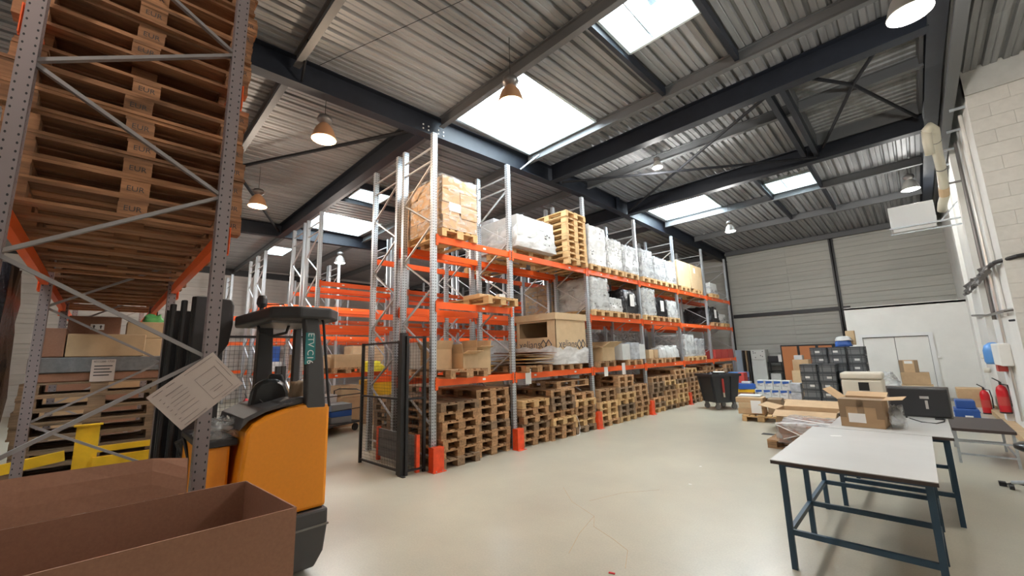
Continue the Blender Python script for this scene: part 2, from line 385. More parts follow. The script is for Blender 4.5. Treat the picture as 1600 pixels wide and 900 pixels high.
# closed upper roof so no sky leaks (outer roof skin)
# rooflights
for i, s in enumerate(SKY):
    x0, x1, y0, y1 = s[:4]; z = dz((y0+y1)/2); hh = .42 if s[5] else .22
    sk = bpy.data.objects.new('window_%d' % (i+1), None); COL.objects.link(sk); sk.location = ((x0+x1)/2, (y0+y1)/2, z); struct(sk)
    a, b = (x1-x0)/2, (y1-y0)/2; t = .015
    zb_ = -.06
    top = hh; ins = .14 if s[5] else .0
    cm = MB(); lowc = -.06 if s[5] else -.005
    for (p, q) in (((-a, -b), (a, -b)), ((a, -b), (a, b)), ((a, b), (-a, b)), ((-a, b), (-a, -b))):
        f = lambda u: (u[0]-math.copysign(ins, u[0]), u[1]-math.copysign(ins, u[1]))
        pi, qi = f(p), f(q)
        cm.quad((*p, lowc), (*q, lowc), (*q, .08), (*p, .08)); cm.quad((*p, .08), (*q, .08), (*qi, top), (*pi, top))
    ob('curb', cm.mesh('curb', False), 'curb', sk)
    fr = MB()
    for (p, q) in (((-a, -b), (a, -b)), ((a, -b), (a, b)), ((a, b), (-a, b)), ((-a, b), (-a, -b))):
        fr.bar((*p, lowc), (*q, lowc), .04, .016)
    ob('curb_flange', fr, 'curb', sk)
    gl = MB().quad((-a+ins, -b+ins, top), (a-ins, -b+ins, top), (a-ins, b-ins, top), (-a+ins, b-ins, top))
    ob('glazing', gl.mesh('glazing', False), 'glazing', sk)
    bars = MB()
    if s[5]:
        bars.bar((-a*.3, -b+.0, .0), (-a*.3, b, .0), .018); bars.bar((a*.15, -b+.1, top-.05), (-a*.2, b-.1, top-.05), .012)
        bars.b2(-.05, .05, b*.2, b*.5, top-.12, top-.02)
    else:
        for q in (-.55, -.1, .3, .62): bars.bar((a*q, -b, top-.06), (a*q, b, top-.06), .012)
        bars.bar((-a, b*.25, top-.03), (a, b*.25, top-.06), .014)
        bars.bar((-a+.22, -b*.9, top-.05), (-a+.22, b*.9, top-.05), .012)
    ob('safety_bar', bars, 'galv', sk)
    # trimmers beside the opening
    if s[5]:
        for xx in (x0-.06, x1+.06):
            yy1 = 6.8 if y0 < 9 else 17.1; yy0 = 4.4 if y0 < 9 else 11.7
            tr = MB().bar((xx, yy0, dz(yy0)-.10), (xx, yy1, dz(yy1)-.10), .07, .16); ob('trimmer', tr, 'dark', ceil)
            if y0 < 9: break_ = 1

def ibeam(a, b, h, wf, tw=.012, tf=.016):
    m = MB(); a = Vector(a); b = Vector(b); up = Vector((0, 0, h/2))
    m.bar(a, b, tw, h); m.bar(a+up, b+up, wf, tf); m.bar(a-up, b-up, wf, tf); return m
def steel(name, label, m, mat='dark'): return tag(ob(name, m, mat), label, 'beam', {'roof_joist': 'steel joists across the roof', 'roof_girder': 'deep girders across the roof'}.get(name))
for x, wh in ((-6.2, 'running above the front of the main racking'), (-15.1, 'running above the left racking rows'), (.78, 'running beside the right wall above the cable tray')):
    t = thing('roof_beam', 'deep dark steel roof beam %s' % wh, 'beam', (x, 9, dz(9)-.24), 0, 'roof beams running down the hall')
    for (ya, yb) in ((YF, 9), (9, YB)):
        ob('beam_length', ibeam((0, ya-9, dz(ya)-dz(9)), (0, yb-9, dz(yb)-dz(9)), .42, .20), 'dark', t)
    bm = MB()
    if x == -6.2:
        for yy in (4.0, 4.35):
            for qq in (-.06, .06):
                for zz in (-.1, -.02): bm.b2(.006, .022, yy-9+qq-.012, yy-9+qq+.012, zz+dz(yy)-dz(9), zz+.024+dz(yy)-dz(9))
        ob('bolt', bm, 'paper', t)
        sp = MB().b2(.10, .125, -.98, -.72, -.22, .2).b2(.10, .125, 1.9, 2.1, -.24, .2)
        ob('splice_plate', sp, 'dark', t)
jl = {-6.4: 'behind the viewpoint', -3.8: 'behind the viewpoint near the left', -1.1: 'just behind the viewpoint', 1.65: 'nearest one in view, above the reach truck', 4.3: 'crossing above the row ends before the skylights',
      6.85: 'just beyond the big skylight', 9.35: 'between the two deep girders', 14.4: 'whitened by the far skylight', 17.2: 'next to last before the back wall', 21.05: 'meeting the top of the back wall'}
for y, wh in jl.items():
    for (xa, xb, side) in ((-6.1, .70, 'right'), (-15, -6.3, 'middle'), (-24.1, -15.2, 'left')):
        h = .20; zc = dz(y)-.02-h/2
        sideword = {'right': 'right bay', 'middle': 'middle bay', 'left': 'far left bay'}[side]
        steel('roof_joist', 'grey roof joist of the %s, %s' % (sideword, wh), ibeam((xa, y, zc), (xb, y, zc), h, .10), 'brownsteel')
for y, xa, xb, wh in ((7.75, -6.1, .70, 'in front of the crossed bracing'), (11.6, -6.1, .70, 'beyond the crossed bracing'), (3.93, -15, -6.3, 'over the ends of the racking rows'), (11.6, -15, -6.3, 'over the middle racking')):
    h = .40; zc = dz(y)-.06-h/2
    steel('roof_girder', 'deep dark steel girder across the roof, %s' % wh, ibeam((xa, y, zc), (xb, y, zc), h, .20))
# bracing
def rods(name, label, segs, r=.022, mat='dark'):
    t = thing(name, label, 'roof bracing', segs[0][0])
    o = Vector(segs[0][0])
    for a, b in segs: ob('brace_rod', MB().tube([Vector(a)-o, Vector(b)-o], r, 8), 'rod' if mat == 'dark' else mat, t)
    return t
rods('cross_bracing', 'crossed dark steel roof bracing rods between the two deep girders', [((-5.95, 7.95, 6.12), (-1.1, 11.35, 6.12)), ((-5.95, 11.4, 6.18), (-1.3, 7.9, 6.18))], .03)
rods('cross_bracing', 'small star-shaped bracing under the raised sheeting near the right wall', [((-.2, 8.9, 6.3), (-.95, 11.3, 6.3)), ((-.2, 8.9, 6.3), (.6, 11.2, 6.3)), ((-.2, 8.9, 6.3), (-.8, 7.95, 6.3)), ((-.2, 8.9, 6.3), (.2, 7.95, 6.3))], .03)
rods('cross_bracing', 'dark bracing rods meeting at a hub above the reach truck', [((-10.4, 1.68, 6.1), (-6.4, 3.8, 6.1)), ((-10.4, 1.68, 6.1), (-14.8, 3.8, 6.1)), ((-10.4, 1.68, 6.1), (-14.8, -1, 6.0)), ((-10.4, 1.68, 6.1), (-6.4, -1, 6.0))], .035)
rods('beam_strut', 'short pale diagonal strut from roof beam to joist, right of second rack post', [((-6.1, 6.55, 6.08), (-5.75, 6.85, 6.42))], .02, 'galv')
rods('beam_strut', 'short dark diagonal strut from roof beam up to the nearest joist', [((-6.15, 1.75, 5.98), (-5.6, 1.65, 6.3))], .02)
for y in (7.78, 11.57):
    pass
t = thing('lantern_trimmer', 'pair of dark steel members framing the raised sheeting near the wall', 'beam', (-1.1, 9.6, 6.3))
for xx in (0, -.22): ob('trimmer_member', MB().bar((xx, -1.8, 0), (xx, 1.9, 0), .09, .2), 'dark', t)
tag(ob('roof_wire', MB().tube([(-6.3, 1.9, 6.35), (-3.5, 2.9, 6.33), (-1.0, 3.7, 6.36)], .005, 5), 'black'), 'thin dark wire strung below the roof deck above the truck', 'wire')

# walls
def clad_wall(name, axis, pos, lo, hi, ztop, mat, bay, thick=.04, ph=.385):
    e = bpy.data.objects.new(name, None); COL.objects.link(e); struct(e)
    n = max(1, round((hi-lo)/bay)); wd = (hi-lo)/n; rows = int(math.ceil(ztop/ph))
    L_ = wd-.004
    m = MB()  # tray profile with two shallow ribs
    prof = [(0, 0), (0, .03), (.02, .035), (ph*.48, .035), (ph*.5, .028), (ph*.52, .035), (ph-.03, .035), (ph-.012, .028), (ph-.012, 0)]
    if axis == 'y':   # faces -y, runs along x
        m.prism([(-p[1], p[0]) for p in prof], -L_/2, L_/2, 'x')
    else: m.prism([(p[1], p[0]) for p in prof], -L_/2, L_/2, 'y')
    me = m.mesh('cladding_panel'); me.materials.append(M[mat])
    for i in range(n):
        for r in range(rows):
            c = lo+(i+.5)*wd
            ob('cladding_panel', me, None, e, (c, pos, r*ph) if axis == 'y' else (pos, c, r*ph))
    bk = MB()
    if axis == 'y': bk.b2(lo, hi, pos, pos+.15, 0, ztop+.3)
    else: bk.b2(pos-.15, pos, lo, hi, 0, ztop+.3)
    ob('wall_core', bk, mat, e)
    return e
clad_wall('wall_back', 'y', YB, XL, XR+.2, 6.35, 'clad', 5.0)
clad_wall('wall_left', 'x', XL, YF, YB, 6.4, 'cladl', 5.6)
struct(ob('wall_front', MB().b2(XL, 4.2, YF-.2, YF, 0, 6.7), 'whitewall'))
struct(ob('wall_right', MB().b2(XR, XR+.25, 10.62, YB, 0, 6.75), 'whitewall'))
struct(ob('wall_right_front', MB().b2(4.0, 4.2, YF, 10.7, 0, 6.9), 'whitewall'))
e = bpy.data.objects.new('wall_pier', None); COL.objects.link(e); struct(e)
ob('mortar_bed', MB().b2(XR+.008, 4.0, 10.612, 10.85, 0, 6.9), 'mortar', e)
bw, bh = .495, .246
bm_ = MB().box((0, 0, 0), (bw-.002, .03, bh-.004)).mesh('block'); bm_.materials.append(M['block'])
hm_ = MB().box((0, 0, 0), (bw/2-.002, .03, bh-.004)).mesh('block'); hm_.materials.append(M['block'])
for r in range(25):
    z = r*bh+bh/2; x = XR; off = r % 2
    if off: ob('concrete_block', hm_, None, e, (x+bw/4, 10.61, z)); x += bw/2
    while x < 3.9:
        ob('concrete_block', bm_, None, e, (x+bw/2, 10.61+random.uniform(-.0015, .0015), z)); x += bw
ob('shadow_edge_band', MB().b2(XR, 4.0, 10.58, 10.85, 6.16, 6.9), 'shadowband', e)  # smooth band whose lower edge stands in for a shadow edge
# structural dark columns on far walls
for (x, y, lb) in ((-2.05, YB-.1, 'dark steel column against back cladding above the brown cabinets'), (-6.2, YB-.1, 'dark steel column at the back end of the main racking')):
    tag(ob('wall_column', ibeam((x, y, 0), (x, y, 6.3), .16, .14), 'black'), lb, 'column')
for (y, lb) in ((7.1, 'dark column on far left wall seen between the racking rows'), (1.5, 'dark column on far left wall behind the truck'), (12.7, 'dark column on far left wall deep in the racking')):
    o = ibeam((XL+.12, y, 0), (XL+.12, y, 6.3), .16, .16); tag(ob('wall_column', o, 'black'), lb, 'column')
tag(ob('wall_beam', MB().b2(XL+.03, XL+.2, YF, YB, 6.12, 6.42), 'black'), 'dark eaves beam along the top of the far left wall', 'beam')
tag(ob('wall_rail', MB().b2(-6.1, -1.75, YB-.1, YB-.035, 3.2, 3.36), 'black'), 'dark horizontal rail across the back cladding', 'rail')

# partition room with double door
PY = 18.5
pt = bpy.data.objects.new('wall_partition', None); COL.objects.link(pt); struct(pt)
ob('partition_panel', MB().b2(-1.72, -1.42, PY, PY+.12, 0, 3.06).b2(.33, XR, PY, PY+.12, 0, 3.06).b2(-1.42, .33, PY, PY+.12, 2.08, 3.06).b2(-1.72, -1.6, PY+.12, YB, 0, 3.06).b2(-1.72, XR, PY+.0, YB, 3.0, 3.08), 'whitewall', pt)
ob('skirting', MB().b2(.38, XR, PY-.015, PY, 0, .1), 'greyload', pt)
dr = bpy.data.objects.new('door_1', None); COL.objects.link(dr); dr.location = (-.545, PY, 0); struct(dr)
for sx in (-1, 1): ob('door_frame', MB().b2(sx*.80, sx*.90, -.045, .1, 0, 2.02), 'heater', dr)
ob('door_head', MB().b2(-.90, .90, -.045, .1, 2.02, 2.12), 'heater', dr)
ob('door_gap', MB().b2(-.80, .80, .061, .08, 0, 2.02), 'print', dr)
for sx in (-1, 1): bevel(ob('door_leaf', MB().b2(sx*.006, sx*.792, .02, .06, .01, 2.0), 'whitewall', dr), .004)
ob('door_handle', MB().bar((.08, -.03, 1.03), (.2, -.03, 1.03), .02).bar((.08, .02, 1.03), (.08, -.03, 1.03), .02), 'galv', dr)
tag(bevel(ob('door_switch', MB().b2(.36, .46, PY-.05, PY-.005, 1.3, 1.37), 'paper')), 'small white switch box on the right door jamb', 'switch')

# baseboard of planks along the right wall
bsb = bpy.data.objects.new('baseboard_right', None); COL.objects.link(bsb); struct(bsb)
for i in range(3): ob('plank', MB().b2(XR-.16, XR-.0, 10.65+i*2.35, 10.65+i*2.35+2.33, 0, .12), 'skirt', bsb)

# ------------------------------------------------------------------ racking
NZ_F = [.65+1.14*k for k in range(5)]; NZ_B = [1.22+1.14*k for k in range(4)]
upm = {}
def upright_mesh(mat, H=5.75):
    if (mat, H) not in upm:
        m = MB()   # C-section post with open side, foot plate
        m.box((0, 0, H/2), (.095, .075, H))
        me = m.mesh('upright', False); me.materials.append(M[mat]); upm[(mat, H)] = me
    return upm[(mat, H)]
conn_me = MB().box((0, 0, 0), (.012, .07, .21)).box((.0, -.032, 0), (.05, .006, .19)).mesh('connector'); conn_me.materials.append(M['orange'])
lab_me = MB().box((0, 0, 0), (.07, .003, .035)).mesh('beam_label'); lab_me.materials.append(M['paper'])
foot_me = MB().box((0, 0, 0), (.14, .12, .008)).mesh('foot_plate'); foot_me.materials.append(M['galv'])
beam_c = {}
def beam_mesh(L_, mat='orange', h=.12):
    k = (round(L_, 3), mat)
    if k not in beam_c:
        m = MB(); hh = h/2   # box beam with a step on its inner top edge
        m.prism([(-.025, -hh), (.025, -hh), (.025, hh-.03), (.012, hh-.03), (.012, hh), (-.025, hh)], -L_/2, L_/2, 'x')
        me = m.mesh('beam'); me.materials.append(M[mat]); beam_c[k] = me
    return beam_c[k]
def racking(label, loc, rz, xs, depth, levels, full=True, postmat='post', H=5.75, group='rows of pallet racking', skip=()):
    t = thing('pallet_racking', label, 'rack', loc, rz, group)
    for i, s in enumerate(xs):
        br = MB()
        nodes = sorted([(z, .05) for z in NZ_F]+[(z, depth-.05) for z in NZ_B])
        up = None
        for j, yy in enumerate((.04, depth-.04)):
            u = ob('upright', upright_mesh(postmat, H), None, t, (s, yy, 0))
            if full: ob('foot_plate', foot_me, None, u, (0, 0, .004))
            if j == 0: up = u
        segs = [((s, a[1], a[0]), (s, b[1], b[0])) for a, b in zip(nodes, nodes[1:])]
        segs += [((s, .05, z), (s, depth-.05, z)) for z in (.2, 5.24, 5.5)]
        if full:
            for a, b in segs:
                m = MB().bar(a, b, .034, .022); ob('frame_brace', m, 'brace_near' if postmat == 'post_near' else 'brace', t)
        else:
            for a, b in segs: br.bar(a, b, .034, .022)
            ob('frame_bracing', br, 'brace', t)
    for i in range(len(xs)-1):
        L_ = xs[i+1]-xs[i]-.095
        for lv in levels:
            if (i, lv) in skip: continue
            for side, yy in ((-1, .027), (1, depth-.027)):
                b = ob('beam', beam_mesh(L_), None, t, ((xs[i]+xs[i+1])/2, yy, lv-.06))
                if side > 0: b.rotation_euler = (0, 0, math.pi)
                for q in (-1, 1): ob('connector', conn_me, None, b, (q*(L_/2+.008), -.012, -.02))
                for q in ((-.28, .25) if L_ > 2 else (.1,)):
                    ob('beam_label', lab_me, None, b, (q*L_+random.uniform(-.05, .05), -.0275, 0))
    return t
YS = [3.85, 5.70, 8.40, 11.10, 13.80, 16.55, 19.30]; XS1 = [y-3.85 for y in YS]
YS2 = [3.85, 6.5, 9.2, 11.9, 14.6, 17.3, 20.0]; XS2 = [y-3.85 for y in YS2]
LV = [1.40, 2.68, 3.84]; R90 = math.pi/2
rackA = racking('long orange and galvanised pallet racking row facing the open floor', (-5.65, 3.85, 0), R90, XS1, 1.05, LV, skip=((1, 2.68),))
racking('pallet racking row back to back behind the front row', (-6.87, 3.85, 0), R90, XS1, 1.05, LV)
racking('third pallet racking row, across the first aisle behind the trolley', (-11.0, 3.85, 0), R90, XS2, 1.05, LV, False)
racking('fourth pallet racking row, back to back with the third', (-12.24, 3.85, 0), R90, XS2, 1.05, LV, False)
racking('fifth pallet racking row beyond the second aisle', (-16.35, 3.85, 0), R90, XS2, 1.05, LV, False)
racking('sixth pallet racking row, back to back with the fifth', (-17.5, 3.85, 0), R90, XS2, 1.05, LV, False)
racking('last pallet racking row near the far left wall', (-21.75, 3.85, 0), R90, XS2, 1.05, LV, False)
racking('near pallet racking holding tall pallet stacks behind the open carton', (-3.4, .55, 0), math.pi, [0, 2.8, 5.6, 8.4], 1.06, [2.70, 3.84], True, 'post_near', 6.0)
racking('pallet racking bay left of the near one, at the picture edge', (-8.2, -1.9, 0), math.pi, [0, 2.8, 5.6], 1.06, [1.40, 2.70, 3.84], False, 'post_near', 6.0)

# column guards in front of rack posts
for i, y in enumerate(YS[:6]):
    lb = ['red-orange column guard at the cage corner, nearest of the row', 'red-orange column guard at the second rack post', 'red-orange column guard at the third rack post', 'red-orange column guard at the fourth rack post, next to pale floor patch', 'small red-orange column guard at the fifth rack post', 'red-orange column guard behind the wheeled bin'][i]
    g = MB(); hh = .36 if i == 0 else .38; wd = .2 if i == 0 else .17; dp = .13
    g.b2(-wd/2, wd/2, -.006, 0, 0, hh); g.b2(-wd/2, -wd/2+.008, 0, dp, 0, hh); g.b2(wd/2-.008, wd/2, 0, dp, 0, hh); g.b2(-wd/2-.02, wd/2+.02, -.05, dp, 0, .008)
    g.b2(-wd/2, wd/2, 0, dp-.02, hh-.008, hh)
    o = ob('column_guard', g, 'guard', None, (-5.52, y, 0), R90); tag(o, lb, 'guard', 'red-orange column guards at the rack posts')
    b = MB()
    for q in (-.06, .06): b.tube([(q, -.03, .008), (q, -.03, .025)], .01, 6)
    ob('anchor_bolt', b, 'galv', o)
    # group of stack

# ------------------------------------------------------------------ pallets
def pmesh(d, mat): return boxmesh(d, mat)
_pj = {}
def joined_pallet(mat):
    if mat not in _pj:
        m = MB()
        for y in (-.35, 0, .35):
            m.box((0, y, .011), (1.2, .10 if y else .145, .022))
            for x in (-.527, 0, .527): m.box((x, y, .061), (.145, .10 if y else .145, .078))
        for x in (-.527, 0, .527): m.box((x, 0, .111), (.145, .8, .022))
        for y, ww in ((-.3275, .145), (-.175, .1), (0, .145), (.175, .1), (.3275, .145)): m.box((0, y, .133), (1.2, ww, .022))
        me = m.mesh('pallet', False); me.materials.append(M[mat]); _pj[mat] = me
    return _pj[mat]
def short(l): return ' '.join(l.split()[:16])
_st = []
def stampmesh():
    if not _st:
        o_ = text('stamp', 'EUR', .05, 'print', None, (0, 0, 0), (0, 0, 0), .0004)
        me = o_.data; me.transform(Matrix.Rotation(R90, 4, 'X')); _st.append(me); bpy.data.objects.remove(o_)
    return _st[0]
def pallet(loc, label, rz=0, mat='wood', full=False, group=None, stamp=False):
    if not full:
        o = ob('pallet', joined_pallet(mat), None, None, loc, rz); return tag(o, label, 'pallet', group)
    t = thing('pallet', label, 'pallet', loc, rz, group)
    j = lambda: random.uniform(-.006, .006)
    for y in (-.35, 0, .35):
        wy = .10 if y else .145
        ob('bottom_board', pmesh((1.2, wy, .021), mat), None, t, (j(), y, .011))
        for x in (-.527, 0, .527):
            b = ob('spacer_block', pmesh((.143, wy, .078), mat), None, t, (x+j(), y, .061))
            if stamp and y < -.3 and x >= 0: ob('stamp', stampmesh(), None, b, (0, -.0508, 0))
    for x in (-.527, 0, .527): ob('cross_board', pmesh((.145, .8, .021), mat), None, t, (x, j(), .111))
    for y, ww in ((-.3275, .145), (-.175, .1), (0, .145), (.175, .1), (.3275, .145)): ob('deck_board', pmesh((1.2, ww, .021), mat), None, t, (j(), y+j()*.5, .133))
    return t
# pallet stacks on the floor under level one of the front row: (y centre, n, x shift, words, full)
stk = [(4.33, 7, 0, 'first floor stack beside the cage', 1), (5.17, 8, -.08, 'second floor stack, left of second post', 1),
       (6.22, 6, 0, 'third floor stack, right of second post', 1), (7.05, 7, .05, 'fourth floor stack below the printed carton', 1), (7.88, 6, .02, 'fifth floor stack left of the third rack post', 1),
       (8.90, 6, 0, 'floor stack right of the third rack post', 0), (9.74, 8, .04, 'floor stack in the middle of the third bay', 0), (10.57, 6, 0, 'floor stack left of the fourth rack post', 0),
       (11.6, 7, 0, 'floor stack right of the fourth rack post', 0), (12.43, 7, 0, 'floor stack in the middle of the fourth bay', 0), (13.26, 8, .02, 'floor stack left of the fifth rack post', 0),
       (14.3, 8, 0, 'floor stack right of the fifth rack post', 0), (15.1, 7, 0, 'floor stack just left of the wheeled bin', 0), (15.95, 8, 0, 'floor stack behind the wheeled bin', 0),
       (17.1, 7, 0, 'floor stack behind the bin, last bay', 0), (18.1, 8, 0, 'hindmost floor stack of the front row', 0)]
for (y, n, dx, wd, fu) in stk:
    for i in range(n):
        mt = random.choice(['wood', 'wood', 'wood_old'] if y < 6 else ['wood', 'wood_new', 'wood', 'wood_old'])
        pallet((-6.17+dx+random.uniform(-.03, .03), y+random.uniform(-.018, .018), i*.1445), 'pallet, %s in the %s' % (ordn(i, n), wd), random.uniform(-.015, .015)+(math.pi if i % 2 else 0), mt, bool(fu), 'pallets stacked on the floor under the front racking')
# crosswise pallets lying over bay two stacks
pallet((-6.05, 7.6, 1.012), 'wooden pallet lying crosswise over fourth and fifth floor stacks, under big carton', R90, 'wood', True)
# behind: row B floor stacks
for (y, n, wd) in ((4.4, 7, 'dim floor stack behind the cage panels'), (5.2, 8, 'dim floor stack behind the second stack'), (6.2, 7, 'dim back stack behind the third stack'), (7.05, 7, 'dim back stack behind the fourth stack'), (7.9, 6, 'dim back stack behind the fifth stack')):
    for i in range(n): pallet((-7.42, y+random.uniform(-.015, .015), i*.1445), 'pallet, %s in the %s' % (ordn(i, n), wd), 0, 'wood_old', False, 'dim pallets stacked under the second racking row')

# near rack pallet stacks (long side faces the camera side, so pallets lie crosswise)
def nstack(xc, yc, z0, n, wd, full=True, stamp=False, jit=.025):
    for i in range(n):
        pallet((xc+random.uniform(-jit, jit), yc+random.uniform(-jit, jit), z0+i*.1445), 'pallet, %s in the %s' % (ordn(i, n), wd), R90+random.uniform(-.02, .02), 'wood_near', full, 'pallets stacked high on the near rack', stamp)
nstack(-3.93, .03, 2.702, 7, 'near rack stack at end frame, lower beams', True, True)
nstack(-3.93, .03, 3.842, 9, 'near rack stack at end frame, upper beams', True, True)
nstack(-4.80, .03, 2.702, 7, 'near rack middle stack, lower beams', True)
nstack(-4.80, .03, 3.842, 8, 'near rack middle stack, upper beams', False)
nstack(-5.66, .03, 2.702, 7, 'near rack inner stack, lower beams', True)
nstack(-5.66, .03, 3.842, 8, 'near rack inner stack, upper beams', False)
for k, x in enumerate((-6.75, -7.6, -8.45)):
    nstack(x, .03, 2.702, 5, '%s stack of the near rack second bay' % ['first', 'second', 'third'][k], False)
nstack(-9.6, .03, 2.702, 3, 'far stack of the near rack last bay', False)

# ------------------------------------------------------------------ loads
def rbox(name, c, d, mat, parent=None, rz=0, bev=.01):
    return bevel(ob(name, MB().box((0, 0, 0), d), mat, parent, c, rz), bev, 2)
def wrapmesh(d, n=7, amp=.02, taper=.0, seed=0):
    rnd = random.Random(seed); m = MB(); idx = {}
    def pt(i, j, k):
        if (i, j, k) in idx: return idx[(i, j, k)]
        x, y, z = (i/n-.5)*d[0], (j/n-.5)*d[1], k/n*d[2]
        t = 1-taper*(k/n)**2
        jx, jy, jz = rnd.uniform(-amp, amp), rnd.uniform(-amp, amp), rnd.uniform(-amp, amp)*(0 if k == 0 else 1)
        m.v.append((x*t+jx, y*t+jy, z+jz)); idx[(i, j, k)] = len(m.v)-1; return idx[(i, j, k)]
    for a in range(n):
        for b in range(n):
            for f in (0, n):
                m.f.append((pt(a, b, f), pt(a+1, b, f), pt(a+1, b+1, f), pt(a, b+1, f))) if f else None
                m.f.append((pt(a, f, b), pt(a+1, f, b), pt(a+1, f, b+1), pt(a, f, b+1)))
                m.f.append((pt(f, a, b), pt(f, a+1, b), pt(f, a+1, b+1), pt(f, a, b+1)))
    return m
def load(label, c, d, nx, ny, nz, mat, film=None, pal='wood_new', cat='wrapped load', jit=.008, taper=0, amp=.015, drop=0, rz=0, palfull=False, plabel=None, prz=0, group=None):
    """pallet thing plus a load thing (cartons and film as parts)"""
    pallet((c[0], c[1], c[2]), plabel, rz+prz, pal, palfull, 'pallets under loads on the racking')
    z0 = c[2]+.145
    t = thing('wrapped_load' if film else 'carton_stack', label, cat, (c[0], c[1], z0), rz, group)
    bw_, bd_, bh_ = d[0]/nx, d[1]/ny, d[2]/nz
    for k in range(nz):
        for i in range(nx):
            for j in range(ny):
                if k == nz-1 and drop and random.random() < drop: continue
                f = 1-taper*(k/nz)**2
                s = (bw_-.008, bd_-.008, bh_-.006)
                bevel(ob('carton', boxmesh(s, mat), None, t, (((i+.5)*bw_-d[0]/2)*f+random.uniform(-jit, jit), ((j+.5)*bd_-d[1]/2)*f+random.uniform(-jit, jit), (k+.5)*bh_), random.uniform(-1, 1)*jit*2), .006, 1)
                if i == nx-1 and mat in ('white', 'greyload') and random.random() < .8:
                    ob('print_mark', markmesh(random.randrange(4)), None, t, (((i+1)*bw_-d[0]/2)*f+.004, ((j+.5)*bd_-d[1]/2)*f+random.uniform(-.05, .05), (k+.5)*bh_+random.uniform(-.02, .02)))['kind'] = 'stuff'
    if film: smooth(ob('film', wrapmesh((d[0]+.03, d[1]+.03, d[2]+.02), 8, amp, taper, int(c[1]*100)), film, t))
    return t
_mk = {}
def markmesh(k):
    if k not in _mk:
        rn = random.Random(k); m = MB()
        for q in range(5):
            y, z = rn.uniform(-.12, .12), rn.uniform(-.06, .06); m.b2(0, .002, y-rn.uniform(.01, .05), y+rn.uniform(.01, .04), z-rn.uniform(.004, .02), z+rn.uniform(.004, .02))
        me = m.mesh('print_mark'); me.materials.append(M['logo']); _mk[k] = me
    return _mk[k]
L1, L2, L3 = 1.40, 2.68, 3.84
XC = -6.17
# level three
t = load('load of brown cartons in clear film high on the first bay', (XC-.02, 4.36, L3), (1.2, .8, .98), 3, 2, 4, 'card', 'film', plabel='wooden pallet under the brown carton load, first bay top beams')
bx('printed_sheet', (.603, -.12, .42), (.004, .26, .16), 'paper', t)
load('grey plastic crates stacked high on the back row top beams', (-7.4, 6.75, L3), (1.1, .8, 1.05), 2, 2, 7, 'greyload', None, plabel='pallet under the grey crates on the back row top beams', cat='crates')
t = load('low wide load under loose white sheeting on the second bay top beams', (XC, 6.45, L3), (1.2, 1.25, .70), 2, 2, 3, 'white', 'filmw', taper=.14, amp=.03, plabel='pallet under the white sheeted load, second bay top beams', prz=R90)
pallet((XC, 7.0, L3), 'pallet edge between white sheeted load and pallet stack, second bay top beams', 0, 'wood_new') if False else None
for i in range(9): pallet((XC+.05+random.uniform(-.02, .02), 7.86+random.uniform(-.02, .02), L3+i*.1445), 'fresh yellow pallet, %s in the stack high on the second bay' % ordn(i, 9), 0, 'wood_new', True, 'fresh pallets stacked on the top beams')
for k, (y, h, nz, mt) in enumerate(((8.87, 1.02, 5, 'white'), (9.72, .84, 4, 'white'), (10.57, .80, 4, 'greyload'), (11.62, .86, 4, 'greyload'), (12.45, .74, 3, 'greyload'), (13.28, .74, 3, 'greyload'))):
    wd = ['tallest white film-wrapped load, third bay top beams', 'white film-wrapped load in the middle of the third bay top', 'film-wrapped pale load left of fourth post, third bay top', 'grey film-wrapped load right of fourth post on top beams', 'grey film-wrapped load in the middle of fourth bay top', 'grey film-wrapped load left of the tall brown cartons'][k]
    load(wd, (XC, y, L3), (1.15, .76, h), 2, 2, nz, mt, 'filmh' if k else 'filmw', plabel='pallet under the '+wd, taper=.04, amp=.02)
for k, (y, ww) in enumerate(((14.42, 1.1), (15.6, 1.1))):
    wd = ['left tall brown carton on the fifth bay top beams', 'right tall brown carton on the fifth bay top beams'][k]
    pallet((XC, y, L3), 'pallet under the '+wd, 0, 'wood_new')
    o = tag(rbox('tall_carton', (XC, y, L3+.145+.46), (1.15, ww, .92), 'card_pale', None, 0, .02), wd, 'box'); bx('label', (.577, -.2, .25), (.004, .16, .2), 'paper', o)
load('small white wrapped load on the last bay top beams', (XC, 17.4, L3), (1.1, .8, .45), 2, 2, 2, 'white', 'filmh', taper=.2, plabel='pallet under small white load, last bay top beams')
# level two
pallet((-5.95, 5.15, L2), 'empty pallet overhanging the second level of the first bay', .05, 'wood_new', True)
tag(rbox('carton', (-6.0, 5.1, L2+.145+.05), (.5, .34, .1), 'card'), 'flat brown carton on the overhanging empty pallet', 'box')
tag(rbox('paper_stack', (-5.62, 5.35, L2+.145+.05), (.12, .16, .09), 'white', None, 0, .004), 'small white carton on the overhanging empty pallet', 'box')
load('tall stack of brown cartons in clear film on the back row second level', (-7.5, 9.3, L2), (1.1, 1.4, .84), 2, 3, 3, 'card', 'film', plabel='pallet under tall brown cartons, back row second level')
load('large white wrapped cartons stacked at the third post, second level', (XC, 8.90, L2), (1.1, .76, .82), 2, 2, 3, 'white', 'filmh', plabel='pallet under large white cartons, third bay second level', amp=.02)
load('low white wrapped carton beside the black bags, second level', (XC, 9.68, L2), (1.0, .70, .38), 2, 2, 1, 'white', 'filmw', plabel='pallet under low white carton, third bay second level', taper=.15)
def blackload(label, y, h, plabel, z=L2, ww=.78):
    pallet((XC, y, z), plabel, 0, 'wood')
    o = smooth(ob('wrapped_load', wrapmesh((1.1, ww, h), 8, .03, .14, int(y*10)), 'blackbag', None, (XC, y, z+.145))); tag(o, label, 'wrapped load')
    bx('label', (.56, .02, h*.55), (.004, .24, .34), 'paper', o)
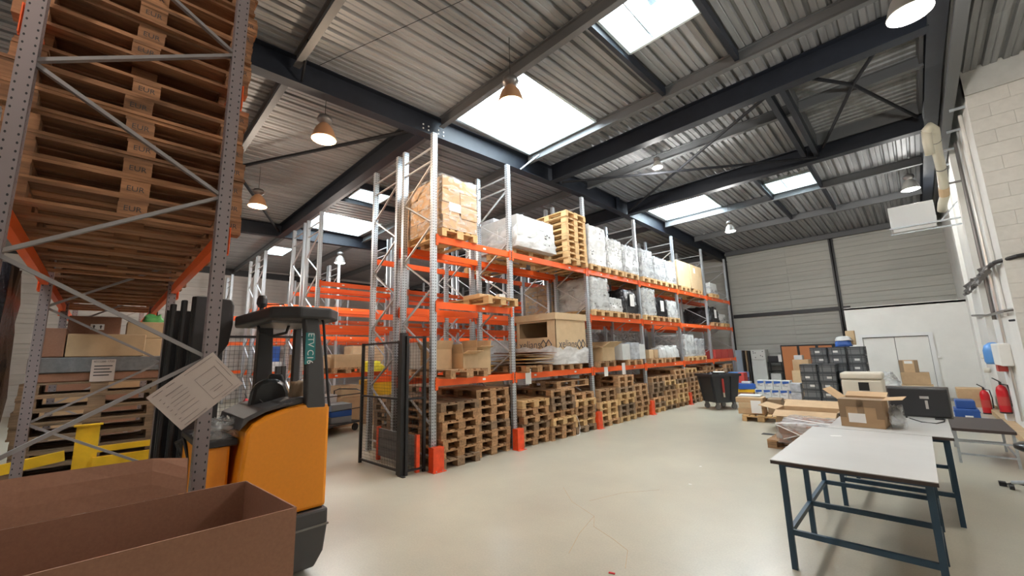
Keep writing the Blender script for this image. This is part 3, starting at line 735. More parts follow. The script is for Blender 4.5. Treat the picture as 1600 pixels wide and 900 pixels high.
blackload('black film-wrapped load with a white sheet, third bay second level', 10.5, .68, 'pallet under the black load, third bay second level')
load('tall white wrapped cartons right of the fourth post, second level', (XC, 11.6, L2), (1.1, .72, .80), 2, 2, 4, 'white', 'filmh', plabel='pallet under tall white cartons, fourth bay second level')
blackload('black film-wrapped load with a white sheet, fourth bay second level', 12.42, .62, 'pallet under the black load, fourth bay second level')
load('white wrapped cartons left of the fifth post, second level', (XC, 13.25, L2), (1.1, .74, .56), 2, 2, 3, 'white', 'filmh', taper=.1, plabel='pallet under white cartons, end of fourth bay second level')
blackload('dark wrapped load in the last bay, second level', 17.22, .62, 'pallet under dark wrapped load, last bay second level', L2, .95)
load('small white bundle at the far end, second level', (XC, 18.35, L2), (.9, .8, .4), 2, 2, 1, 'white', 'filmh', taper=.2, plabel='pallet under small white bundle, last bay second level')
load('wide brown cartons in clear film on the back row first level', (-7.5, 9.3, L1), (1.1, 1.4, .92), 2, 3, 3, 'card', 'film', plabel='pallet under wide brown cartons, back row first level')
# level one
def open_carton(label, c, d, rz=0, mat='card', flaps=((1, 40), (0, 30), (1, -20), (0, 100)), t=.006, cat='open carton', name='open_carton'):
    th = thing(name, label, cat, c, rz); a, b, h = d[0]/2, d[1]/2, d[2]
    ob('carton_wall', MB().b2(-a, a, -b, -b+t, 0, h).b2(-a, a, b-t, b, 0, h).b2(-a, -a+t, -b, b, 0, h).b2(a-t, a, -b, b, 0, h).b2(-a, a, -b, b, 0, t), mat, th)
    fl_ = min(a, b)*.9
    for side, ang in enumerate([f[1] for f in flaps]):
        if ang is None: continue
        an = math.radians(ang)  # from horizontal outward
        dx, dy = ((1, 0), (0, 1), (-1, 0), (0, -1))[side]
        base = (dx*a, dy*b, h); out = (math.cos(an)*fl_, math.sin(an)*fl_)
        if dx: q = [(base[0], -b, h), (base[0], b, h), (base[0]+dx*out[0], b, h+out[1]), (base[0]+dx*out[0], -b, h+out[1])]
        else: q = [(-a, base[1], h), (a, base[1], h), (a, base[1]+dy*out[0], h+out[1]), (-a, base[1]+dy*out[0], h+out[1])]
        m = MB().quad(*q); o = ob('flap', m, mat, th); so = o.modifiers.new('thick', 'SOLIDIFY'); so.thickness = .005
    return th
pallet((-6.0, 4.4, L1), 'pallet under the opened cartons on the first level, first bay', 0, 'wood', True)
open_carton('opened brown carton behind the first rack post, first level', (-6.05, 4.16, L1+.145), (.46, .34, .34), .03, 'card', ((0, 75), (0, 88), (0, 100), (0, 60)))
open_carton('opened brown carton with spread pale flaps, first level first bay', (-5.80, 4.56, L1+.145), (.40, .36, .26), .08, 'card_pale', ((0, 15), (0, 25), (0, 35), (0, 80)))
tag(rbox('white_carton', (-6.45, 4.3, L1+.145+.24), (.5, .62, .48), 'white'), 'white carton behind the opened brown cartons, first level', 'box')
open_carton('upright carton with raised white flap beside second post, first level', (-5.95, 5.0, L1+.01), (.5, .3, .5), -.1, 'card_pale', ((0, 10), (0, 80), (0, 40), (0, 85)))
def flat_pile(label, c, n, ww, dd, mats, step=.018):
    t = thing('cardboard_pile', label, 'cardboard', c)
    for i in range(n):
        m = MB().box((0, 0, 0), (dd*random.uniform(.8, 1), ww*random.uniform(.75, 1), .008))
        ob('flat_carton', m, random.choice(mats), t, (random.uniform(-.06, .06), random.uniform(-.08, .08), .01+i*step), rot=(random.uniform(-.06, .06), random.uniform(-.05, .05), random.uniform(-.25, .25)))
    return t
pallet((-6.1, 5.3+.02, L1+.0), 'dark pallet under the flattened cartons left of the second post, first level', 0, 'wood_old') if False else None
flat_pile('pile of flattened brown and yellow cartons left of the second post', (-6.35, 5.22, L1+.03), 7, .5, .8, ['card', 'card_dark', 'yellow'])
pallet((-6.1, 6.3, L1), 'pallet under the flattened cartons right of the second post, first level', 0, 'wood', True)
flat_pile('sprawling pile of flattened cartons with yellow sheets beside the printed carton', (-5.98, 6.3, L1+.15), 13, .85, 1.2, ['card', 'card_dark', 'card_pale', 'yellow', 'card'], .019)
# big printed carton
pallet((-6.2, 7.52, L1), 'pallet under the big printed carton, first level', 0, 'wood', True)
bc = thing('display_carton', 'big brown printed carton with dark window and white film around its base', 'box', (-6.2, 7.55, L1+.145))
a, b, h = .6, .57, 1.03; t_ = .012
wz0, wz1, wx0, wx1 = .58, .93, -.50, .36
wm = MB().b2(a-t_, a, -b, b, 0, h).b2(-a, -a+t_, -b, b, 0, h).b2(-a, a, b-t_, b, 0, h)
wm.b2(-a, a, -b, -b+t_, 0, wz0).b2(-a, a, -b, -b+t_, wz1, h).b2(-a, wx0, -b, -b+t_, wz0, wz1).b2(wx1, a, -b, -b+t_, wz0, wz1)
ob('carton_wall', wm, 'card_pale', bc)
ob('lid', MB().b2(-a-.025, a+.025, -b-.025, b+.025, h-.06, h+.09), 'card_pale', bc)
for (loc, rot, s) in (((a+.002, .02, .42), (R90, 0, R90), 1), ((-.02, -b-.002, .42), (R90, 0, 0), 1)):
    q = Vector(loc); right = Vector((0, 1, 0)) if rot[2] else Vector((1, 0, 0))
    text('printed_name', 'xelians', .26, 'logo', bc, q-right*.16, rot, .001, sx=.95)
    dm = MB()
    for cc in (.26, .41):
        pts = [q+right*(cc+math.cos(an)*.085)+Vector((0, 0, math.sin(an)*.105)) for an in (0, R90, math.pi, 3*R90)]
        nrm = Vector((.002, 0, 0)) if rot[2] else Vector((0, -.002, 0))
        for i in range(4): dm.bar(pts[i]+nrm, pts[(i+1) % 4]+nrm, .016, .016)
    ob('printed_emblem', dm, 'logo', bc)
def skirt_film(d, h, n=10, seed=1):
    rnd = random.Random(seed); m = MB(); per = []
    X, Y = d[0]/2, d[1]/2
    for s in range(4):
        for i in range(n):
            f = i/n*2-1
            per.append([(X, Y*f), (-X*f, Y), (-X, -Y*f), (X*f, -Y)][s])
    N_ = len(per)
    for k in range(7):
        for (x, y) in per:
            m.v.append((x+rnd.uniform(-.012, .012), y+rnd.uniform(-.012, .012), -.02+h*k/6*(1 if k < 6 else 1+rnd.uniform(-.16, .16))))
    for k in range(6):
        for i in range(N_): m.f.append((k*N_+i, k*N_+(i+1) % N_, (k+1)*N_+(i+1) % N_, (k+1)*N_+i))
    return m
smooth(ob('film', skirt_film((1.25, 1.2), .36), 'filmw', bc))
# papers taped on the first-level beams
for k, y in enumerate((6.1, 8.98, 9.85)):
    tag(bx('taped_sheet', (-5.645, y, L1-.08), (.003, .17, .30), 'paper'), ['white sheet hung on the beam below the printed carton', 'white sheet hung on the third bay beam, left one', 'white sheet hung on the third bay beam, right one'][k], 'paper')
# third bay level one
pallet((XC, 8.95, L1), 'pallet under the open dark carton, third bay first level', 0, 'wood')
open_carton('large open carton tilted with pale flaps, third bay first level', (-6.05, 9.08, L1+.145), (.9, .6, .34), .04, 'card_pale', ((0, 30), (0, 35), (0, 100), (0, 10)))
pallet((XC, 10.4, L1), 'pallet under pale cartons, end of third bay first level', 0, 'wood')
for k, (dx, dy, s) in enumerate(((0, -.42, (.5, .4, .42)), (.05, .0, (.5, .42, .46)), (.02, .42, (.5, .36, .42)), (-.5, -.2, (.4, .5, .5)))):
    tag(rbox('pale_carton', (-5.85+dx, 10.4+dy, L1+.145+s[2]/2), s, 'greyload' if k % 2 else 'white'), ['printed pale carton, left one at the end of third bay first level', 'printed pale carton, middle one at the end of third bay first level', 'printed pale carton against the fourth post, first level', 'pale carton standing behind the three printed ones, third bay'][k], 'box')
pallet((XC, 11.7, L1), 'pallet under small cartons, fourth bay first level', 0, 'wood'); pallet((XC, 12.6, L1), 'pallet under white bags, fourth bay first level', 0, 'wood'); pallet((XC, 13.35, L1+.0), 'pallet at the fifth post, first level', 0, 'wood') if False else None
for k in range(3): tag(rbox('small_carton', (-5.8, 11.42+k*.3, L1+.145+.13), (.4, .27, .26), ['card_pale', 'card', 'white'][k], None, .05*k), ['small pale carton right of the fourth post, first level', 'small brown carton second right of the fourth post', 'small white carton third right of the fourth post'][k], 'box')
for k in range(4): tag(smooth(ob('white_bag', wrapmesh((.45, .3, .32+.05*(k % 2)), 5, .025, .3, k+5), 'white', None, (-5.85, 12.35+k*.31, L1+.145))), ['white bag, first of four in the fourth bay first level', 'white bag, second of four in the fourth bay first level', 'white bag, third of four in the fourth bay first level', 'white bag against the fifth post, first level'][k], 'bag')
load('tall clear-wrapped grey bundles on the back row, fourth bay first level', (-7.4, 12.45, L1), (1.1, 1.9, .85), 2, 4, 3, 'greyload', 'film', plabel='pallet under tall grey bundles, back row fourth bay')
load('tall white wrapped cartons right of the fifth post, first level', (XC, 14.4, L1), (1.1, .78, .74), 2, 2, 3, 'white', 'filmh', taper=.05, plabel='pallet under tall white cartons, fifth bay first level')
load('white wrapped cartons left of the sixth post, first level', (XC, 15.3, L1), (1.1, .8, .60), 2, 2, 3, 'greyload', 'filmh', plabel='pallet under white cartons left of the sixth post')
for k in range(3): tag(rbox('dark_red_bin', (-6.1, 17.2+k*.75, L1+.18), (.9, .65, .36), 'redlabel'), ['dark red bin in the last bay, left of three', 'dark red bin in the last bay, middle of three', 'dark red bin in the last bay, right of three'][k], 'bin')

# rows C.. and the aisle: goods seen between posts
def cart(label, c, d, mat='card', rz=0): return tag(rbox('carton', (c[0], c[1], c[2]+d[2]/2), d, mat, None, rz), label, 'box')
cart('large brown carton on the third row first level', (-11.45, 4.75, L1+.12), (.8, .75, .38), 'card_pale')
pallet((-11.5, 4.7, L1), 'pallet under the large carton, third row first level', 0, 'wood')
cart('wide brown carton on the third row first level, left end', (-11.3, 4.1, L1+.145), (.5, .32, .3), 'card')
o = tag(smooth(ob('yellow_sack', wrapmesh((.7, .5, .28), 6, .03, .35, 3), 'yellowp', None, (-11.15, 5.45, L1+.01))), 'bright yellow sack lying on the third row first level', 'bag')
ff = [(-11.4, 4.26, .0, .7, .6, .5, 'card_pale', 'low pale carton on the floor at third row end'), (-11.4, 4.26, .5, .6, .5, .35, 'white', 'white carton on the low pale carton, third row end'), (-11.5, 4.9, 0, .9, .8, .75, 'card', 'big brown carton on the floor under the third row'),
      (-11.45, 4.9, .75, .7, .6, .3, 'card_pale', 'open-topped pale carton on the big brown carton'), (-11.5, 5.8, 0, .8, .7, 1.15, 'yellow', 'tall yellow carton on the floor under the third row'), (-11.6, 7.2, 0, 1, 1, .9, 'card', 'brown carton block under the third row second bay'),
      (-11.6, 8.5, 0, 1, 1, 1.1, 'card_pale', 'pale carton block under the third row second bay, right one'), (-11.6, 10.1, 0, 1, 1, .8, 'card', 'brown carton block under the third row third bay'), (-11.6, 7.4, L1, 1, 1.2, .7, 'greyload', 'grey carton on the third row first level, second bay'),
      (-11.6, 10.2, L1, 1, 1.2, .9, 'white', 'white carton on the third row first level, third bay'), (-11.6, 12.95, L1, 1, 1.6, .8, 'card', 'brown carton on the third row first level, fourth bay'), (-11.6, 13.2, 0, 1, 1.6, 1.0, 'white', 'white carton on the floor of the third row, fourth bay'),
      (-16.9, 4.6, 0, .9, 1, 1.0, 'card', 'brown carton on the floor at the fifth row end'), (-16.9, 5.6, 0, .9, .8, 1.2, 'white', 'white carton on the floor by the fifth row end'), (-16.8, 5.5, L1, .9, 1, .6, 'card_pale', 'pale carton on the fifth row first level'),
      (-16.8, 8, L1, .9, 1.6, .9, 'card', 'brown carton on the fifth row first level, second bay'), (-7.4, 4.6, L1, .8, .5, .45, 'card_pale', 'pale carton on the back row first level by the cage'), (-7.4, 6.5, L1, .9, 1.2, .7, 'greyload', 'grey carton on the back row first level, second bay')]
for (x, y, z, a, b, h, mt, lb) in ff: cart(lb, (x, y, z+(.002 if z else 0)), (a, b, h), mt)
for k in range(6):
    cart('small parcel beside the trolley, %s' % ['leftmost on the floor', 'second on the floor', 'third on the floor', 'stacked left', 'stacked middle', 'stacked right'][k], (-10.85+.03*k, 5.45+(k % 3)*.44, .0 if k < 3 else .352), (.42, .36, .35), ['card', 'white', 'card_pale'][k % 3])
cart('blue carton on the fifth row end, first level', (-16.9, 4.3, L1+.35), (.5, .6, .55), 'blue'); cart('white carton under the blue one, fifth row end', (-16.9, 4.3, L1), (.6, .7, .35), 'white')
# red crates stack behind cage
for k in range(7): tag(bx('red_crate', (-9.2, 6.2, .075+k*.15), (.6, .4, .145), 'redlabel'), 'red stacking crate seen through the cage, %s of the stack' % ordn(k, 7), 'crate', 'red crates stacked behind the cage')
# more big cartons on floor of row B right of cage visible
# trolley
tr = thing('trolley', 'steel trolley loaded with blue and grey crates behind the truck', 'trolley', (-10.55, 4.15, 0), .35)
ob('platform', MB().b2(-.5, .5, -.9, .5, .2, .24), 'truckdark', tr)
m = MB()
for y in (-.9, .5):
    m.tube([(.48, y, .22), (.48, y, .95), (.30, y, 1.0), (-.30, y, 1.0), (-.48, y, .95), (-.48, y, .22)], .015, 6)
m.tube([(.48, -.9, .9), (.48, .5, .9)], .012, 6)
m.tube([(.48, -.9, .55), (.48, .5, .55)], .012, 6)
ob('frame', m, 'black', tr)
for x in (-.4, .4):
    for y in (-.8, .4): ob('wheel', MB().tube([(x-.02, y, .09), (x+.02, y, .09)], .09, 14), 'black', tr)
for k in range(3): tag(rbox('crate', (-10.45, 4.25, .24+.075+k*.15), (.6, .5, .145), ['crate_in', 'blue', 'crate_in'][k]), ['grey crate at the bottom on the trolley', 'blue crate in the middle on the trolley', 'grey crate on top on the trolley'][k], 'crate')
tag(rbox('crate', (-10.42, 3.8, .242+.14), (.42, .32, .28), 'blue'), 'dark blue crate at the near end of the trolley', 'crate')

# ------------------------------------------------------------------ cage gate panels
def mesh_panel(parent, a, b, z0, z1, mids=(), pitch=.05, post=.045, legs=True):
    a = Vector(a); b = Vector(b)
    for p in (a, b): ob('frame_post', MB().bar((p.x, p.y, 0 if legs else z0), (p.x, p.y, z1), post), 'black', parent)
    for z in (z0, z1-post/2)+tuple(mids): ob('frame_rail', MB().bar((a.x, a.y, z), (b.x, b.y, z), .03), 'black', parent)
    L_ = (b-a).length; n = int(L_/pitch); m = MB(); r = .0028
    for i in range(1, n):
        p = a+(b-a)*(i/n); m.bar((p.x, p.y, z0), (p.x, p.y, z1), r)
    k = int((z1-z0)/pitch)
    for i in range(1, k): z = z0+(z1-z0)*i/k; m.bar((a.x, a.y, z), (b.x, b.y, z), r)
    o = ob('wire_mesh', m.mesh('wire_mesh', False), 'black', parent); o['kind'] = 'stuff'
cg = thing('cage_wall', 'black wire mesh cage panel closing the end of the main racking', 'cage', (-5.8, 3.36, 0))
mesh_panel(cg, (-1.28, -.05, 0), (-.08, -.005, 0), .06, 2.03, (1.12,))
cg2 = thing('cage_return', 'short black mesh return panel between gate post and rack post', 'cage', (-5.8, 3.36, 0))
mesh_panel(cg2, (.05, .05, 0), (.06, .36, 0), .06, 2.1, (1.12,))
tag(ob('gate_post', MB().b2(-.04, .04, -.04, .04, 0, 2.15).b2(-.02, .14, -.05, .0, 0, .01), 'black', None, (-5.8, 3.36, 0)), 'thick black gate post between the two mesh cage panels', 'post')
cg3 = thing('mesh_gate_leaf', 'black wire mesh gate leaf standing behind the reach truck', 'cage', (-6.3, 1.05, 0))
mesh_panel(cg3, (0, 0, 0), (.15, 1.02, 0), .1, 2.11, (), .05, .05)
eb = thing('end_barrier', 'low grey plank barrier with red ends behind the mesh cage', 'barrier', (-7.0, 3.62, 0))
for i in range(3): ob('plank', MB().b2(0, 1.2, -.02, .02, .08+i*.155, .08+i*.155+.145), 'greyplank', eb)
for x in (-.03, 1.23): ob('end_post', MB().b2(x-.03, x+.03, -.03, .03, 0, .56), 'guard', eb)

# ------------------------------------------------------------------ reach truck
tk = thing('reach_truck', 'orange and dark grey reach truck parked beside the near rack', 'forklift', (-4.4, 1.1, 0))
def T(*p): return p
o = (-4.4, 1.1, 0)
def tpart(name, m, mat, bev=.012, par=tk):
    m.v = [(x-o[0], y-o[1], z) for x, y, z in m.v] if par is tk else m.v
    q = ob(name, m, mat, par)
    if bev: bevel(q, bev, 2)
    return q
body = tpart('body_panel', MB().prism([(.80, .50), (.86, 1.20), (.90, 1.26), (1.0, 1.315), (1.14, 1.355), (1.28, 1.378), (1.505, 1.36), (1.505, .50)], -3.85, -4.75, 'x'), 'yorange', .03)
tpart('battery_cover', MB().b2(-4.9, -4.0, .60, .795, .42, 1.10), 'yorange', .02)
tpart('battery_top', MB().b2(-4.9, -3.98, .58, .84, 1.10, 1.15), 'truckdark', .01)
tpart('chassis', MB().prism([(.62, .06), (1.42, .05), (1.49, .16), (1.515, .35), (1.515, .495), (.62, .495)], -3.82, -5.2, 'x'), 'truckgrey', .02)
tpart('chassis_trim', MB().b2(-3.86, -3.812, .7, 1.52, .36, .375), 'lampmetal', 0)
tpart('top_cover', MB().prism([(.82, 1.22), (.88, 1.29), (1.0, 1.345), (1.20, 1.39), (1.20, 1.41), (.98, 1.375), (.84, 1.31)], -3.87, -4.7, 'x'), 'truckgrey', .004)
tpart('armrest', MB().prism([(1.06, 1.36), (1.12, 1.41), (1.2, 1.43), (1.3, 1.435), (1.3, 1.38), (1.08, 1.35)], -3.92, -4.2, 'x'), 'truckgrey', .01)
pr = tpart('guard_pillar', MB().prism([(1.30, 1.33), (1.285, 1.7), (1.245, 2.16), (1.365, 2.16), (1.43, 1.75), (1.465, 1.33)], -3.85, -3.95, 'x'), 'truckgrey', .015)
st = MB().prism([(1.262, 1.72), (1.262, 2.0), (1.33, 2.0), (1.345, 1.97), (1.35, 1.76), (1.28, 1.72)], 0, .003, 'x'); st.v = [(x-3.8485-o[0], y-o[1], z) for x, y, z in st.v]
sto = ob('model_sticker', st, 'teal', pr)
text('model_lettering', 'ETV C16', .075, 'paper', sto, (-3.8445-o[0], 1.305-o[1], 1.86), (R90, R90, R90), .0005)
tpart('guard_rod', MB().tube([(-3.86, 1.50, 1.34), (-3.86, 1.49, 1.4), (-3.88, 1.42, 2.1), (-3.9, 1.40, 2.15)], .012, 8), 'black', 0)
tpart('guard_roof', MB().prism([(-5.2, .98), (-4.95, .93), (-3.90, .98), (-3.76, 1.18), (-3.78, 1.45), (-4.0, 1.60), (-5.2, 1.60)], 2.12, 2.225, 'z'), 'truckdark', .02)
tpart('roof_lining', MB().b2(-4.9, -4.1, 1.05, 1.5, 2.10, 2.12), 'lampmetal', 0)
tpart('front_pillar', MB().prism([(1.12, 1.40), (1.12, 2.12), (1.25, 2.12), (1.275, 1.40)], -4.80, -4.92, 'x'), 'black', .01)
tpart('far_pillar', MB().b2(-5.0, -4.92, 1.50, 1.57, .9, 2.12), 'truckdark', .01)
tpart('steering_handle', MB().tube([(-4.55, 1.05, 2.10), (-4.5, 1.06, 2.03), (-4.45, 1.16, 2.0), (-4.4, 1.26, 2.03), (-4.4, 1.28, 2.10)], .014, 8), 'black', 0)
tpart('beacon', MB().lathe([(.0, .15), (.03, .148), (.042, .12), (.045, .07), (.03, .04), (.018, .03), (.018, 0)], (-4.35, 1.02, 2.225), 14), 'blackplastic', 0)
tpart('roof_hoop', MB().tube([(-4.35, 1.05, 2.22), (-4.35, 1.06, 2.29), (-4.33, 1.2, 2.30), (-4.32, 1.24, 2.22)], .006, 6), 'black', 0)
bk = [( .97, 1.20), (.965, 1.38), (.985, 1.52), (1.03, 1.575), (1.10, 1.595), (1.19, 1.59), (1.25, 1.55), (1.285, 1.47), (1.30, 1.34), (1.30, 1.20)]
se = tpart('seat_back', MB().prism(bk, -4.28, -4.38, 'x'), 'seat', .035)
se2 = MB()
for i in range(3): se2.bar((-4.272-o[0], 1.04+i*.01-o[1], 1.42-i*.04), (-4.272-o[0], 1.12-o[1], 1.34-i*.04), .006)
ob('seat_stitching', se2, 'lampmetal', se)
tpart('headrest', MB().prism([(1.14, 1.60), (1.16, 1.64), (1.26, 1.63), (1.29, 1.55), (1.29, 1.5), (1.2, 1.5)], -4.42, -4.5, 'x'), 'seat', .02)
tpart('seat_cushion', MB().b2(-4.8, -4.3, .98, 1.4, 1.08, 1.22), 'seat', .03)
for k, (y0, x0) in enumerate(((.44, -5.35), (.52, -5.3), (.60, -5.25))):
    tpart('mast_channel', MB().b2(x0-.03, x0+.03, y0, y0+.05, .06, 2.36+.04*k).b2(x0+.03, x0+.05, y0+.01, y0+.04, .06, 2.36+.04*k), 'truckdark', .006)
for k, (y0, x0) in enumerate(((1.50, -5.35), (1.43, -5.3))): tpart('mast_channel', MB().b2(x0-.03, x0+.03, y0, y0+.05, .06, 1.7), 'truckdark', .006)
tpart('mast_backplate', MB().b2(-5.42, -5.39, .42, .66, .1, 2.3), 'black', 0)
tpart('mast_plate', MB().b2(-5.24, -5.18, .62, .82, .5, 2.44), 'truckdark', .01)
tpart('mast_shield', MB().prism([(.80, 1.82), (.86, 1.82), (.93, 1.95), (.955, 2.15), (.955, 2.36), (.93, 2.42), (.80, 2.43)], -5.16, -5.2, 'x'), 'truckdark', .015)
tpart('drive_wheel', MB().tube([(-4.5, .50, .22), (-4.5, .60, .22)], .20, 24), 'black', .01)
tpart('load_wheel', MB().tube([(-4.1, 1.30, .09), (-4.1, 1.42, .09)], .085, 20), 'black', 0)
tpart('warning_stripe', MB().b2(-5.17, -5.165, .80, .83, 1.2, 1.24).b2(-5.17, -5.165, .80, .83, 1.28, 1.32).b2(-5.17, -5.165, .80, .83, 1.36, 1.40), 'paper', 0)
tpart('hose', MB().tube([(-5.1, .62, .9), (-4.9, .55, 1.05), (-4.7, .58, 1.1), (-4.5, .6, .95), (-4.45, .6, .7)], .014, 6), 'black', 0)
tag(smooth(ob('paper_bag', wrapmesh((.10, .10, .13), 5, .009, .1, 9), 'foam', None, (-4.05, 1.275, 1.437))), 'crumpled brown paper bag on the truck armrest', 'bag')
tag(smooth(ob('plastic_sheet', wrapmesh((.5, .28, .12), 8, .03, .4, 4), 'filmh', None, (-4.3, .76, 1.155))), 'crumpled translucent plastic sheet on the truck battery cover', 'plastic sheet')

# ------------------------------------------------------------------ cardboard sign on near post
sg = thing('cardboard_sign', 'tilted printed white cardboard sheet taped to the near rack post', 'sign', (-3.352, .49, 1.59))
c0, c1, c2, c3 = [(0, .03, .24), (0, .22, .02), (0, .01, -.24), (0, -.22, -.08)]
u = Vector((0, .19, -.22)).normalized(); v = Vector((0, -.25, -.32)).normalized(); v = (v-u*v.dot(u)).normalized()
def sp(s, t_, off=0): 
    p = Vector((off, .03, .235))+u*s+v*t_; return tuple(p)
W_, H_ = .285, .41
m = MB(); 
q = [sp(0, 0), sp(W_, 0), sp(W_, H_), sp(0, H_)]
for dx in (0, .005): m.v += [(p[0]+dx, p[1], p[2]) for p in q]
m.f = [(3, 2, 1, 0), (4, 5, 6, 7), (0, 1, 5, 4), (1, 2, 6, 5), (2, 3, 7, 6), (3, 0, 4, 7)]
shp = ob('sheet', m, 'dimcard', sg)
pm = MB()
def line(s0, t0, s1, t1, wd=.004): pm.bar(sp(s0, t0, .0055), sp(s1, t1, .0055), wd, .001) if True else None
for (s0, t0, s1, t1, wd) in ((.02, .02, .02, .2, .006), (.08, .05, .25, .05, .003), (.08, .18, .25, .18, .003), (.08, .05, .08, .18, .003), (.25, .05, .25, .18, .003), (.14, .06, .14, .17, .008), (.19, .07, .19, .16, .004), (.21, .09, .21, .15, .012),
                             (.02, .26, .02, .31, .01), (.02, .33, .02, .39, .016), (.06, .24, .06, .34, .012), (.09, .23, .09, .33, .004), (.115, .24, .115, .35, .008), (.14, .25, .14, .35, .004), (.17, .24, .17, .35, .004), (.2, .24, .2, .35, .004), (.24, .27, .24, .38, .004), (.27, .24, .27, .38, .006), (.27, .02, .27, .14, .003), (.05, .02, .2, .02, .003)):
    line(s0, t0, s1, t1, wd)
for s in (.06, .09, .12, .15, .185, .22): pm.bar(sp(s, .365, .0055), sp(s, .378, .0055), .013, .001)
ob('print', pm, 'print', shp)

# ------------------------------------------------------------------ open carton in the foreground
fc = thing('foreground_carton', 'huge open brown cardboard box at the lower left corner', 'box', (-2.8, -.1, 0))
A_, B_, C_, D_ = (.39, .89), (-.38, .83), (-.40, -1.1), (.33, -1.1)
m = MB(); tt = .008
for p, q, in ((A_, B_), (B_, C_), (C_, D_), (D_, A_)):
    m.bar((p[0], p[1], .5), (q[0], q[1], .5), tt, 1.0)
ob('carton_wall', m, 'card_dark', fc)
m = MB().prism([A_, B_, C_, D_], .0, .01, 'z'); ob('carton_base', m, 'card_dark', fc)
m = MB(); N_ = 10
for i in range(N_+1):
    f = i/N_; y = B_[1]-.30+f*(C_[1]-B_[1]+.30); x = B_[0]-f*.015; w_ = .012*math.sin(i*1.3)*(1-f)
    for q, (dx, zz) in enumerate(((-.012, 1.0), (-.03, 1.08), (-.05, 1.15), (-.075, 1.215))): m.v.append((x+dx+w_*q*.4, y, zz-(.03*q/3 if i == 0 else 0)))
for i in range(N_):
    for q in range(3): m.f.append((4*i+q, 4*i+q+1, 4*i+q+5, 4*i+q+4))
f_ = ob('flap', m, 'card_dark', fc); so = f_.modifiers.new('thick', 'SOLIDIFY'); so.thickness = .007

# ------------------------------------------------------------------ near rack lower goods (second bay)
for i in range(11):
    pallet((-7.15, 0.0+random.uniform(-.02, .02), i*.1445), 'dark pallet under the grey slab in the near rack, %s' % ordn(i, 11), R90, 'wood_old', i > 4, 'dark pallets below the grey slab')
o_ = tag(rbox('grey_slab', (-7.15, 0, 1.777), (.8, 1.12, .17), 'greyplank'), 'long grey wrapped slab on pallets in the near rack', 'slab')
bx('address_label', (.403, .02, -.07), (.003, .20, .25), 'dimcard', o_)
cart('dark block for the shaded gap below the grey slab, near rack', (-7.15, 0, 1.592), (.76, 1.06, .098), 'card_dark')  # dark box put in where there is only a shaded gap
text('label_number', '4022200 1720', .03, 'print', o_, (.4055, .02, .03), (R90, 0, R90), .0005)
for k_ in range(4): bx('label_line', (.4052, .02-.01*(k_ % 2), -.02-.035*k_), (.001, .15-.02*(k_ % 2), .012), 'print', o_)
cart('wide brown carton on the grey slab in the near rack', (-6.95, .03, 1.866), (.4, .66, .26), 'card')
o_ = cart('brown carton with an arrows label, upper one in the near rack', (-7.35, -.1, 1.866), (.35, .46, .50), 'card_dark'); bx('arrow_label', (.177, .02, .12), (.003, .12, .07), 'paper', o_)
am = MB()
for yy in (-.03, .03): am.b2(.179, .181, yy-.006+.02, yy+.006+.02, .10, .13).prism([(yy-.015+.02, .125), (yy+.015+.02, .125), (yy+.02, .145)], .179, .181, 'x')
ob('arrow_mark', am, 'print', o_)
cart('dark carton at the left in the near rack', (-7.0, -.43, 1.866), (.5, .24, .32), 'card_dark')
cart('stacked pale carton at the right in the near rack, lower one', (-7.5, .42, 1.866), (.3, .5, .24), 'card_pale'); cart('stacked pale carton at the right in the near rack, upper one', (-7.5, .42, 2.108), (.3, .46, .22), 'card_pale')
tag(smooth(ob('green_bag', wrapmesh((.16, .2, .1), 4, .02, .3, 2), 'greenp', None, (-7.5, .45, 2.33))), 'green plastic bag on the pale cartons in the near rack', 'bag')
yl = thing('yellow_steel_frame', 'yellow steel safety frame standing under the near rack', 'frame', (-6.5, 0, 0))
ob('frame_post', MB().b2(-.03, .03, -.12, .06, .3, 1.12).b2(-.05, .05, -.14, .08, 1.12, 1.135), 'yellow', yl)
ob('frame_rail', MB().bar((0, -.6, .78), (0, -.18, .84), .05, .1).bar((0, .06, .86), (0, .5, .86), .05, .06).bar((.03, .03, .72), (.03, .5, .72), .05, .13), 'yellow', yl)
ob('frame_foot', MB().b2(-.05, .05, -.3, .3, 0, .3), 'truckdark', yl)
tag(ob('black_cable', MB().tube([(-4.2, -.75, 1.05), (-4.25, -.4, .98), (-4.3, -.1, .93), (-4.35, .2, .95)], .008, 6), 'black'), 'black cable looping across the near rack foot', 'cable')
tag(smooth(ob('black_wrapped_load', wrapmesh((1.0, .9, 2.85), 8, .03, .03, 12), 'blackbag', None, (-7.0, -1.2, 0))), 'tall black film-wrapped load at the left picture edge', 'wrapped load')

for k in range(4):
    cart(['brown carton wall behind the near rack, bottom left', 'brown carton wall behind the near rack, bottom right', 'dark carton wall behind the near rack, upper left', 'dark carton wall behind the near rack, upper right'][k], (-10.1, -.35+.75*(k % 2), 0 if k < 2 else 1.302), (.8, .72, 1.3 if k < 2 else .95), ['card', 'card_dark', 'card_dark', 'card'][k])
